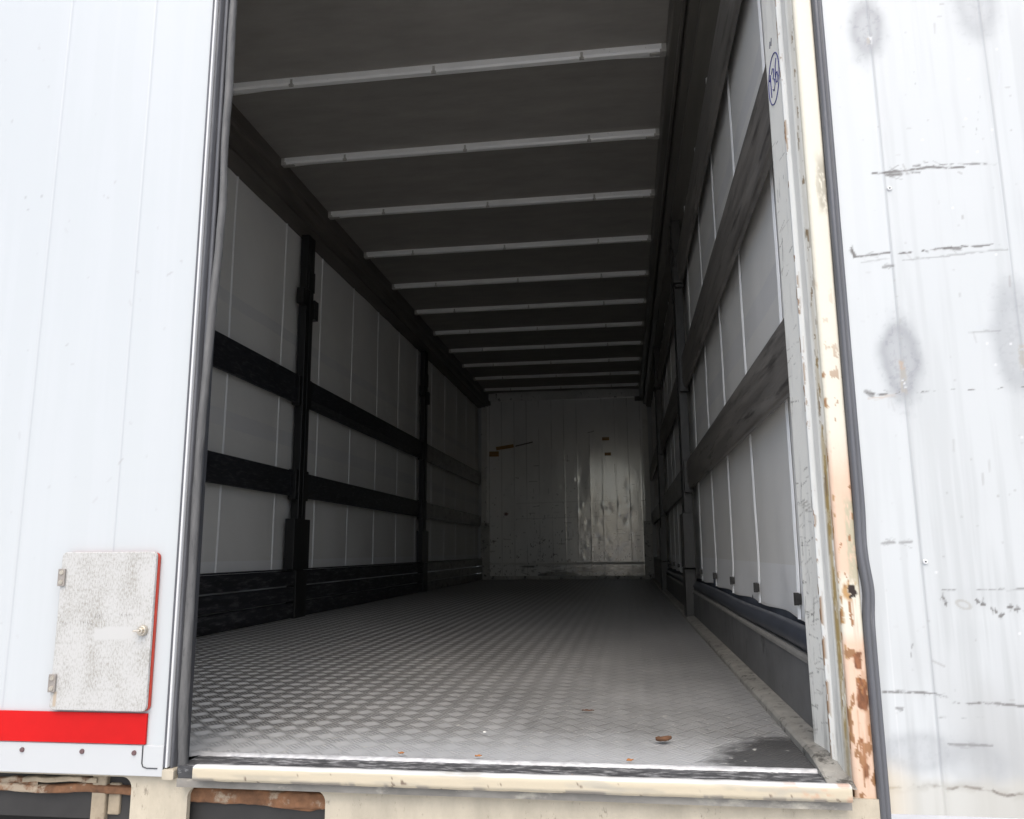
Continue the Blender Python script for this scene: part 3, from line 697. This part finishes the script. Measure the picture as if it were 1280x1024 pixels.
c = mixc(c, ss(.045, .02, np.hypot(XX + .85, (ZZ - .92) * 1.4) + .02 * (nz - .5)), (.16, .055, .04))
# lower rail: dirty
c = mixc(c, ss(.20, .18, ZZ) * ss(.03, .05, ZZ) * ss(.45, .62, fbm(XX * 4, ZZ * 14, 22)) * .85, (.06, .055, .05))
dent = .0035 * (fbm(XX * 2.4, ZZ * 1.3, 2) - .5)
dent = dent + .0016 * np.exp(-((XX - .35) / .05) ** 2) * ss(1.9, 1.7, ZZ) * ss(1.05, 1.2, ZZ)
rng = random.Random(3)
for k in range(46):
    x = rng.uniform(-1, 1.05) if k < 16 else rng.uniform(.2, 1.0); z = rng.uniform(.25, 1.5) if k < 16 else rng.uniform(.25, 1.1); r = rng.uniform(.015, .05)
    dent = dent - rng.choice([-1, 1, 1]) * rng.uniform(.0006, .0016) * np.exp(-(((XX - x) / r) ** 2 + ((ZZ - z) / (r * rng.uniform(1, 2.2))) ** 2))
dent = dent + .0005 * jm
bulk = grid('front_bulkhead', np.stack([XX, LEN - dent, ZZ], -1), m_bulk, trailer, paint=c)
bulk['label'] = 'scuffed white front bulkhead with strips of brown tape'
m_frame = M('bulkhead_frame', (.66, .65, .61), .35, var=.15, scale=6, spots=((.12, .11, .10), 12, .6, .1))
m_frame_d = M('bulkhead_frame_dirty', (.46, .45, .42), .4, var=.25, scale=7, spots=((.07, .065, .06), 9, .54, .08))
def bsub(name, x0, x1, z0, z1, y0, y1, mat, bev=.003):
    o = MB().box(x0, x1, y0, y1, z0, z1).build(name, mat, bulk, bev); o.location = (0, 0, 0); return o
bsub('frame_post', -1.20, -1.125, .80, 2.56, LEN - .05, LEN + .02, m_frame)
bsub('frame_post', 1.125, 1.20, .80, 2.56, LEN - .05, LEN + .02, m_frame)
bsub('frame_post', -1.21, -1.09, .0, .797, LEN - .06, LEN + .02, m_frame_d)
bsub('frame_post', 1.09, 1.21, .0, .797, LEN - .06, LEN + .02, m_frame_d)
bsub('bottom_rail', -1.087, 1.087, .0, .05, LEN - .04, LEN + .02, m_frame_d)
bsub('bottom_rail', -1.087, 1.087, .205, .235, LEN - .025, LEN + .02, m_frame)
bsub('top_rail', -1.2, 1.2, 2.563, 2.70, LEN - .035, LEN + .02, m_frame)
bsub('top_bracket', -1.23, -1.06, 2.50, 2.56, LEN - .10, LEN - .052, m_cant_d)
bsub('top_bracket', 1.03, 1.22, 2.50, 2.56, LEN - .10, LEN - .052, m_cant_d)
bsub('back_panel', -1.285, 1.285, -.1, 2.75, LEN + .03, LEN + .06, m_white, 0)
def tape(x, z, w_, h_, a):
    ca, sa = math.cos(a), math.sin(a)
    V = [(x + p * w_ / 2 * ca - q * h_ / 2 * sa, LEN - .012 - e, z + p * w_ / 2 * sa + q * h_ / 2 * ca) for e in (0, .002) for p, q in ((-1, -1), (1, -1), (1, 1), (-1, 1))]
    o = raw('tape_strip', V, [(4, 5, 6, 7), (0, 1, 5, 4), (1, 2, 6, 5), (2, 3, 7, 6), (3, 0, 4, 7), (3, 2, 1, 0)], m_tape, bulk); o.location = (0, 0, 0)
tape(-1.02, 1.79, .14, .075, .0); tape(-.86, 1.885, .26, .05, .14); tape(.60, 1.97, .10, .045, 0); tape(.625, 1.75, .09, .045, 0)

# ------------------------------------------------------------------ left rear door (closed)
ld = MB().box(-1.245, -.047, -.036, .012, -.026, 2.69).build('rear_door', m_white, trailer)
ld['label'] = 'closed left rear door, clean white with a small hatch and red stripe'
def dsub(o, door): o.location = (0, 0, 0); return o
xs = np.concatenate([np.linspace(-1.245, -.72, 30), np.arange(-.70, -.0465, .0028)]); zs = np.concatenate([np.arange(-.026, 1.66, .0035), np.linspace(1.67, 2.69, 50)])
XX, ZZ = np.meshgrid(xs, zs)
c = np.ones(XX.shape + (3,)) * np.array((.48, .50, .502))
seam = np.minimum.reduce([np.abs(XX - x) for x in (-.188, -.4, -.612)])
c = mixc(c, ss(.0024, .0008, seam) * .55 * (ZZ > .09), (.36, .37, .39))
c = mixc(c, .12 * ss(.45, .7, fbm(XX * 50, ZZ * 2, 4)), (.55, .56, .575))
c = mixc(c, ss(.0022, .0006, np.abs(ZZ - .0125)) * 0, (.9, .9, .9))
rng = random.Random(5)
nz = fbm(XX * 150, ZZ * 150, 3)
for k in range(60):
    x = rng.uniform(-.62, -.07); z = rng.uniform(-.01, 1.58); a = rng.uniform(0, 3.1); L_ = rng.choice([.0005, .0005, .004, .012])
    d, t = segd(XX, ZZ, (x, z), (x + L_ * math.cos(a), z + L_ * math.sin(a)))
    c = mixc(c, ss(.0032, .001, d) * rng.uniform(.15, .6), (.35, .34, .34))
for x, z in ((-.47, 1.18), (-.43, 1.18), (-.46, 1.15)):
    c = mixc(c, ss(.004, .002, np.hypot(XX - x, ZZ - z)) * .6, (.3, .3, .3))
yy = -.0395 + .0012 * ss(.003, .0008, seam) - .0006 * (fbm(XX * 6, ZZ * 1.5, 3) - .5)
dsub(grid('outer_skin', np.stack([XX, yy, ZZ], -1), m_door_skin, ld, paint=c), ld)
# bottom rail sits a hair proud, with rivets
k = MB().box(-1.245, -.0475, -.0428, -.037, -.0275, .0285); dsub(k.build('bottom_rail', m_white, ld, .0012), ld)
for i in range(10):
    x = (-.108, -.217, -.345)[i] if i < 3 else -.345 - .115 * (i - 2)
    k = MB().cyl((x, -.0455, .0143), 'y', .0042, .004, 16, .0052); dsub(k.build('rivet', m_rivet, ld, smooth=False), ld)
k = MB().box(-1.24, -.0855, -.0455, -.0405, .0305, .0865); dsub(k.build('red_stripe', m_red, ld), ld)
# little hatch
k = MB().prism(rrect(-.283, -.0813, .0915, .3925, .010), 'y', -.0462, -.0408); dsub(k.build('hatch_frame', m_redpaint, ld), ld)
k = MB().prism(rrect(-.2875, -.0835, .0915, .3945, .0095), 'y', -.0545, -.0466); h_ = dsub(k.build('hatch', m_hatch, ld, .0015), ld)
h_['label'] = 'weathered speckled little hatch with a round lock'
for z in (.345, .142):
    k = MB().box(-.2905, -.2755, -.0595, -.0555, z - .017, z + .017); dsub(k.build('hinge', m_hinge, ld, .001), ld)
    for q in (-.0095, .0095):
        k = MB().cyl((-.2825, -.0612, z + q), 'y', .0042, .0015, 12, .0048); dsub(k.build('screw', m_lock, ld), ld)
k = MB().cyl((-.100, -.063, .243), 'y', .0098, .008, 24, .0108).cyl((-.100, -.068, .243), 'y', .006, .006, 20).box(-.1125, -.098, -.0715, -.068, .2412, .2452)
dsub(k.build('lock_knob', m_lock, ld, .0012), ld)
# free edge: trim, seals and the wavy rubber lip
def seal(name, prof, z0, z1, mat, door, wave=0., seed=0, bend=None, n=260):
    prof = np.array(prof); z = np.linspace(z0, z1, n)
    K, Z = np.meshgrid(np.arange(len(prof)), z)
    dx = wave * (fbm(Z * 3.2, Z * 0, seed) - .5) * 2 + wave * .35 * (fbm(Z * 14, Z * 0 + K * .3, seed + 5) - .5) * 2
    wgt = (prof[K, 0] - prof[:, 0].min()) / max(1e-6, np.ptp(prof[:, 0])) if wave else 1
    X = prof[K, 0] + dx * wgt; Y = prof[K, 1] + (dx * .5 if wave else 0)
    if bend is not None: X = X + bend(Z)
    o = grid(name, np.stack([X, Y, Z], -1), mat, door); return dsub(o, door)
dsub(MB().box(-.0468, -.0408, -.0445, .01, -.010, 2.69).build('edge_trim', m_rubber, ld, .001), ld)
dsub(MB().prism([(-.0405, .01), (-.0405, -.0465), (-.0395, -.0480), (-.0372, -.0480), (-.0362, -.0465), (-.0362, .01)], 'z', -.010, 2.69).build('edge_trim', m_alu_w, ld, .001), ld)
seal('door_seal', [(-.0358, .0), (-.0358, -.036), (-.0335, -.041), (-.030, -.036), (-.0275, -.022), (-.025, -.020), (-.0235, -.026), (-.0215, -.036), (-.016, -.040), (-.0125, -.037), (-.0130, -.030), (-.022, -.008)], -.022, 2.69, m_rubber, ld)
dsub(MB().box(-.0345, -.0245, -.012, .010, -.022, 2.69).build('seal_channel', m_rubber_b, ld), ld)
seal('seal_lip', [(-.020, -.014), (-.012, -.026), (-.0095, -.036), (-.006, -.044), (.0, -.0465), (.005, -.043), (.007, -.036), (.003, -.026), (-.010, -.012)], -.034, 2.69, m_lip, ld, wave=.0055, seed=13, n=420,
     bend=lambda Z: np.interp(Z, [-.03, .02, .09, .47, .82, 1.12, 1.56, 2.7], [-.006, -.012, -.018, -.016, -.011, .003, .001, .0]))
dsub(MB().prism(rrect(-.0455, -.022, -.0315, -.0125, .004), 'y', -.048, -.010).build('corner_cap', m_cream, ld, .001), ld)
pts3 = [(-.0905, -.0435, .028), (-.0905, -.0435, -.004), (-.088, -.0435, -.010), (-.08, -.0435, -.0125), (-.058, -.0435, -.0125)]
dsub(MB().tube(pts3, .0011, 6).build('seal_end', m_rubber_b, ld), ld)

# ------------------------------------------------------------------ right rear door (swung open, inner face to the viewer)
rd = MB().box(1.268, 2.49, -.022, .03, -.050, 2.69).build('rear_door', m_white, trailer)
rd['label'] = 'open right rear door, inner face scuffed and scratched with grey spray patches'
xs = np.concatenate([np.arange(1.2665, 1.78, .0022), np.linspace(1.785, 2.49, 24)]); zs = np.concatenate([np.arange(-.052, 1.62, .0022), np.linspace(1.63, 2.69, 40)])
XX, ZZ = np.meshgrid(xs, zs)
n1 = fbm(XX * 40, ZZ * 40, 3, 5); n2 = fbm(XX * 160, ZZ * 160, 9, 4); st = fbm(XX * 70, ZZ * 3, 12, 4); big = fbm(XX * 4, ZZ * 2.5, 30, 4)
c = np.ones(XX.shape + (3,)) * np.array((.50, .515, .512))
right = ss(1.3545, 1.3565, XX)
low = ss(.75, .0, ZZ)
c = mixc(c, .30 * right, (.455, .467, .463))
c = mixc(c, (.30 + .35 * low) * ss(.40, .75, st) * (.35 + .65 * np.maximum(right, low)), (.375, .385, .38))
c = mixc(c, .35 * low * ss(.35, .7, big), (.39, .397, .39))
c = mixc(c, .5 * ss(.30, .05, ZZ) * ss(.45, .65, big), (.36, .36, .35))
# sheet joints
for x in (1.3555, 1.5635):
    d = np.abs(XX - x - .0008 * np.sin(ZZ * 7)); c = mixc(c, ss(.0026, .0010, d) * .62, (.30, .31, .32))
d = np.abs(XX - 1.2905); c = mixc(c, ss(.002, .0006, d) * .30 * ss(.5, .2, ZZ), (.64, .64, .63))
# grey sprayed patches with welded repairs in them
def spray(x, z, rx, rz, a, seed):
    global c
    r = np.sqrt(((XX - x) / rx) ** 2 + ((ZZ - z) / rz) ** 2) + .55 * (fbm(XX * 16, ZZ * 16, seed) - .5) + .12 * (n1 - .5)
    soft = ss(1.35, .65, r); sp = ss(1.6, .9, r) * ss(.64, .74, n2 + .08 * (1.3 - r))
    ringm = np.exp(-((r - .72) / .22) ** 2)
    c = mixc(c, np.clip(soft * (.72 + .28 * ringm) * a + sp * .22 * a, 0, 1), (.275, .282, .290))
spray(1.352, .725, .036, .088, .85, 2); spray(1.349, 1.415, .036, .075, .85, 4); spray(1.556, .76, .042, .10, .55, 6); spray(1.556, 1.44, .045, .075, .55, 8)
spray(1.325, .045, .06, .035, .40, 10); spray(1.42, .03, .05, .045, .32, 12)
for x, z0, z1, sd_ in ((1.3545, .665, .735, 1), (1.3525, 1.375, 1.40, 7), (1.5615, .70, .755, 5)):
    d = np.abs(XX - x - .004 * (fbm(ZZ * 60, ZZ * 0, sd_) - .5))
    mk = ss(.0075, .003, d + .004 * (n1 - .5)) * ss(z0, z0 + .008, ZZ) * ss(z1, z1 - .008, ZZ)
    c = mixc(c, mk * ss(.40, .52, n2) * .8, (.34, .32, .28)); c = mixc(c, mk * ss(.60, .66, n1) * .7, (.40, .30, .22)); c = mixc(c, mk * ss(.36, .30, n2) * .8, (.60, .60, .60))
# long scratches where something has rubbed along the door
def scratch(P, wd, a, col=(.105, .097, .09), seed=0, rough=.62):
    global c
    wd = wd * .62
    fine = .0016 * (n2 - .5)
    m = 0
    for p, q in zip(P[:-1], P[1:]):
        d, t = segd(XX, ZZ + .0022 * (fbm(XX * 90, XX * 0 + seed, seed) - .5), p, q); m = np.maximum(m, ss(wd, wd * .45, d + fine))
    rs = random.Random(seed * 13 + 5)
    for k in range(5):
        i = rs.randrange(len(P) - 1); p, q = P[i], P[i + 1]; t0 = rs.uniform(0, .5); t1 = rs.uniform(t0 + .1, 1.1); o1, o2 = rs.gauss(0, wd * 1.4), rs.gauss(0, wd * 1.4)
        d, t = segd(XX, ZZ, (p[0] + (q[0] - p[0]) * t0, p[1] + (q[1] - p[1]) * t0 + o1), (p[0] + (q[0] - p[0]) * t1, p[1] + (q[1] - p[1]) * t1 + o2))
        m = np.maximum(m, ss(.0016, .0004, d) * rs.uniform(.2, .8))
    gap = ss(.5 - rough * .45, .62 - rough * .3, fbm(XX * 75, ZZ * 130, seed + 3))
    c = mixc(c, m * a * gap, col)
scratch([(1.335, 1.104), (1.36, 1.104), (1.40, 1.106), (1.44, 1.108), (1.50, 1.103)], .0055, .85, seed=1)
scratch([(1.36, 1.098), (1.42, 1.099)], .004, .7, seed=2); scratch([(1.41, 1.113), (1.50, 1.110), (1.56, 1.106)], .0035, .7, seed=3, rough=.3)
scratch([(1.36, 1.102), (1.385, 1.098)], .009, .55, seed=4)
scratch([(1.284, .955), (1.288, .936), (1.30, .937), (1.352, .942)], .0042, .8, seed=5); scratch([(1.283, .95), (1.29, .938)], .007, .7, seed=6)
scratch([(1.358, .938), (1.40, .940), (1.455, .945), (1.56, .945)], .0034, .9, seed=7, rough=.15); scratch([(1.45, .9435), (1.478, .9425)], .006, .8, seed=8)
scratch([(1.375, .925), (1.45, .928), (1.56, .935)], .0026, .4, seed=9); scratch([(1.30, .925), (1.35, .93)], .003, .3, seed=10)
scratch([(1.338, .913), (1.356, .915)], .006, .6, seed=11)
scratch([(1.29, .672), (1.31, .668), (1.345, .671)], .0046, .8, seed=12, rough=.2); scratch([(1.288, .675), (1.297, .668)], .010, .6, seed=13)
scratch([(1.29, .662), (1.34, .665)], .0028, .5, (.42, .32, .24), seed=14, rough=.2)
scratch([(1.375, .671), (1.46, .672), (1.575, .675)], .0026, .85, seed=15, rough=.05)
scratch([(1.475, .786), (1.515, .787), (1.535, .79), (1.55, .806)], .005, .30, (.45, .46, .5), seed=16, rough=0); scratch([(1.475, .780), (1.53, .780)], .002, .35, seed=17)
scratch([(1.293, .398), (1.313, .400)], .0055, .55, seed=18); scratch([(1.322, .399), (1.342, .401)], .005, .5, seed=19)
scratch([(1.385, .318), (1.46, .318), (1.60, .322)], .0028, .6, seed=20, rough=.05)
scratch([(1.272, .145), (1.335, .144), (1.358, .143)], .0040, .75, seed=21, rough=.3); scratch([(1.36, .142), (1.375, .139)], .003, .5, seed=22)
scratch([(1.385, .128), (1.45, .129), (1.47, .127), (1.55, .122)], .0042, .7, seed=23, rough=.25)
scratch([(1.36, .104), (1.45, .106)], .0022, .4, seed=24, rough=0); scratch([(1.37, .062), (1.44, .060)], .004, .5, seed=25)
scratch([(1.292, .118), (1.302, .116)], .004, .6, seed=26)
for x, z in ((1.385, .305), (1.39, .296), (1.44, .300), (1.447, .292), (1.463, .286), (1.47, .280), (1.49, .288), (1.50, .284), (1.475, .272), (1.52, .290)):
    scratch([(x, z), (x + random.uniform(-.004, .010), z + random.uniform(-.006, .006))], .0045, .85, seed=int(x * 1000) % 97, rough=.7)
rr = np.hypot((XX - 1.418) * .8 + (ZZ - .292) * .5, (ZZ - .292) * 1.1); c = mixc(c, ss(.003, .001, np.abs(rr - .008)) * .5, (.3, .28, .24))
scratch([(1.328, .228), (1.323, .203)], .0018, .5, seed=41, rough=0); scratch([(1.318, .54), (1.316, .522)], .0016, .5, seed=42, rough=0)
scratch([(1.545, 1.25), (1.528, 1.165)], .0016, .4, seed=43, rough=0); scratch([(1.585, 1.30), (1.575, 1.24)], .003, .4, (.5, .51, .55), seed=44, rough=0)
scratch([(1.43, 1.31), (1.43, 1.28)], .0022, .35, seed=45, rough=0)
rng = random.Random(11)
for k in range(130):
    x = rng.uniform(1.275, 1.7); z = rng.uniform(.02, 1.5); a = rng.choice([0, 1.5, rng.uniform(0, 3)]); L_ = rng.choice([.0006, .0006, .001, .006, .02])
    d, t = segd(XX, ZZ, (x, z), (x + L_ * math.cos(a), z + L_ * math.sin(a)))
    c = mixc(c, ss(.0026, .0008, d) * rng.uniform(.2, .65) * (.4 + .6 * ss(1.33, 1.37, x)), (.30, .29, .28))
for k in range(16):
    x = rng.uniform(1.3, 1.62); z = rng.uniform(.05, 1.4); d = np.hypot(XX - x, ZZ - z); c = mixc(c, ss(.0032, .0015, d) * .6, (.64, .64, .64))
# grime and splits along the bottom edge
c = mixc(c, ss(.02, -.012, ZZ + .02 * (n1 - .5)) * .55, (.46, .44, .38))
for zz, a in ((-.008, .8),):
    d = np.abs(ZZ - zz - .030 * (fbm(XX * (19 if zz > 0 else 11), XX * 0, int(zz * 1000) + 40, 6) - .5)); c = mixc(c, ss(.0034, .0008, d + .003 * (n1 - .5)) * a * ss(.40, .56, fbm(XX * 34, ZZ * 60, 51)), (.14, .12, .10)); c = mixc(c, ss(.014, .0, d) * .4 * ss(.4, .6, n1), (.30, .28, .24))
c = mixc(c, ss(1.325, 1.268, XX) * ss(.05, .0, ZZ) * .5, (.55, .46, .33))
yy = -.0255 + .0012 * ss(.003, .0008, np.abs(XX - 1.3555)) + .0012 * ss(.003, .0008, np.abs(XX - 1.5635)) - .003 * (fbm(XX * 5, ZZ * 2.2, 3) - .5)
yy = yy + .0018 * np.exp(-(((XX - 1.38) / .07) ** 2 + ((ZZ - .03) / .03) ** 2)) + .0012 * np.exp(-(((XX - 1.44) / .03) ** 2 + ((ZZ - .02) / .03) ** 2)) + .0014 * np.exp(-(((XX - 1.46) / .06) ** 2 + ((ZZ - .29) / .025) ** 2))
dsub(grid('inner_skin', np.stack([XX, yy, ZZ], -1), m_inner_skin, rd, paint=c), rd)
for x, z in ((1.3625, 1.07), (1.3615, .366), (1.3635, 1.78), (1.571, 1.07), (1.571, .366)):
    if x > 1.5: continue
    k = MB().cyl((x, -.0290, z), 'y', .0042, .003, 20, .0046); dsub(k.build('rivet', m_alu_w, rd, .0008), rd)
    k = MB().cyl((x, -.0296, z), 'y', .0014, .001, 10); dsub(k.build('rivet_pin', m_black, rd), rd)
def bulge(Z):
    return .0040 * np.exp(-((Z - .315) / .035) ** 2) - .0020 * np.exp(-((Z - .40) / .04) ** 2) + .0012 * (fbm(Z * 4, Z * 0, 3) - .5)
seal('door_seal', [(1.2505, .03), (1.2492, -.018), (1.250, -.027), (1.2525, -.032), (1.2565, -.0335), (1.2595, -.031), (1.2605, -.0285), (1.262, -.031), (1.2655, -.031), (1.2685, -.027), (1.269, .01)], -.060, 2.69,
     M('grey_door_seal', (.095, .097, .105), .5, var=.2, scale=8, stretch=(5, 5, .5), spots=((.17, .17, .175), 14, .6, .12), bump=.2, bscale=30), rd, bend=bulge)

# ------------------------------------------------------------------ load slats resting in the post pockets
def slat(s, bay, z0, z1, mat, label):
    a, b_ = bays[bay]; a += .004 if bay else 0; b_ -= .004
    yc = (a + b_) / 2; zc = (z0 + z1) / 2; h = (z1 - z0) / 2; L_ = (b_ - a) / 2
    prof = [(.0, -h + .055), (.010, -h + .004), (.014, -h), (.027, -h), (.027, h), (.003, h), (0, h - .003)]
    k = MB().prism([(s * p, q) for p, q in prof], 'y', -L_, L_)
    o = k.build('load_slat', mat, None, .0015)
    o.location = (s * 1.204, yc, F + zc)
    o['label'] = label; o['category'] = 'slat'; o['group'] = 'load slats across the two curtain walls'
    for q in (-1, 1):
        e = MB().prism([(s * p - s * .0015, r) for p, r in [(0, -h + .05), (.010, -h + .01), (.010, h - .006), (0, h - .006)]], 'y', q * (L_ - .055), q * (L_ - .001)).build('end_cap', mat, o, 0, local=(0, 0, 0))
    return o
NB = ['bay nearest the closed door', 'middle bay between the two posts', 'far bay beside the bulkhead']
for b_, (mu, ml) in enumerate(((m_slat_b, m_slat_b), (m_slat_b, m_slat_b), (m_slat_w, m_slat_w))):
    tone = 'black scratched' if b_ < 2 else 'worn pale'
    slat(-1, b_, .742, .898, ml, f'{tone} slat low on left wall, {NB[b_]}')
    slat(-1, b_, 1.335, 1.517, mu, f'{tone} slat high on left wall, {NB[b_]}')
NB = ['bay nearest the corner post', 'middle bay between the two posts', 'far bay beside the bulkhead']
for b_, mm_ in enumerate((m_slat_g, m_slat_g, m_slat_w)):
    tone = 'dark grey' if b_ == 0 else ('scuffed grey' if b_ == 1 else 'dull pale')
    slat(1, b_, .742, .900, mm_ if b_ != 1 else m_slat_w, f'{tone} lowest slat on right wall, {NB[b_]}')
    slat(1, b_, 1.340, 1.525, mm_, f'{tone} second slat up, right wall, {NB[b_]}')
    if b_ < 2: slat(1, b_, 1.99, 2.17, mm_, f'{tone} topmost slat on right wall, {NB[b_]}')

# ------------------------------------------------------------------ litter on the floor
def leaf(name, x, y, L_, wd, a, mat, label, seed, curl=.25, cat='leaf', z=.004):
    n, m_ = 14, 7
    T, U = np.meshgrid(np.linspace(0, 1, n), np.linspace(-1, 1, m_), indexing='ij')
    half = wd / 2 * np.sin(np.pi * np.clip(T, .02, .98)) ** .8 * (1 + .25 * (fbm(T * 9, U * 0, seed) - .5))
    px = (T - .5) * L_; py = U * half
    pz = curl * wd * (U ** 2) * .5 + curl * L_ * .6 * (T - .5) ** 2 + .003 * fbm(T * 5, U * 3, seed)
    ca, sa = math.cos(a), math.sin(a)
    P = np.stack([px * ca - py * sa, px * sa + py * ca, pz], -1)
    o = grid(name, P, mat, None); o.location = (x, y, F + z)
    md = o.modifiers.new('thick', 'SOLIDIFY'); md.thickness = .0008
    o['label'] = label; o['category'] = cat
    return o
leaf('dry_leaf', .903, .20, .034, .024, .3, m_leaf, 'curled dark brown dry leaf on the tread plate near the right rear corner', 3, .55)
leaf('dry_leaf', .548, .040, .013, .010, .2, m_leaf2, 'small orange leaf scrap on the plate edge left of the middle of the sill', 5, .3)
leaf('dry_leaf', .395, .045, .012, .009, .1, m_leaf2, 'small faded orange leaf scrap on the plate edge nearest the closed door', 8, .3)
leaf('dry_leaf', .834, .038, .014, .010, .4, m_leaf2, 'small orange leaf scrap on the plate edge below the brown leaf', 12, .35)
leaf('dry_leaf', .728, -.030, .012, .008, .4, m_leaf2, 'tiny yellowish leaf scrap in the black gap behind the sill', 15, .35, z=-.0085)
leaf('paper_scrap', .525, .24, .009, .008, .9, m_paper, 'tiny white paper scrap on the near tread plate', 17, .3, 'litter')
leaf('dry_leaf', .735, .50, .030, .012, .1, m_leaf, 'thin dark leaf sliver on the middle of the tread plate', 19, .2)
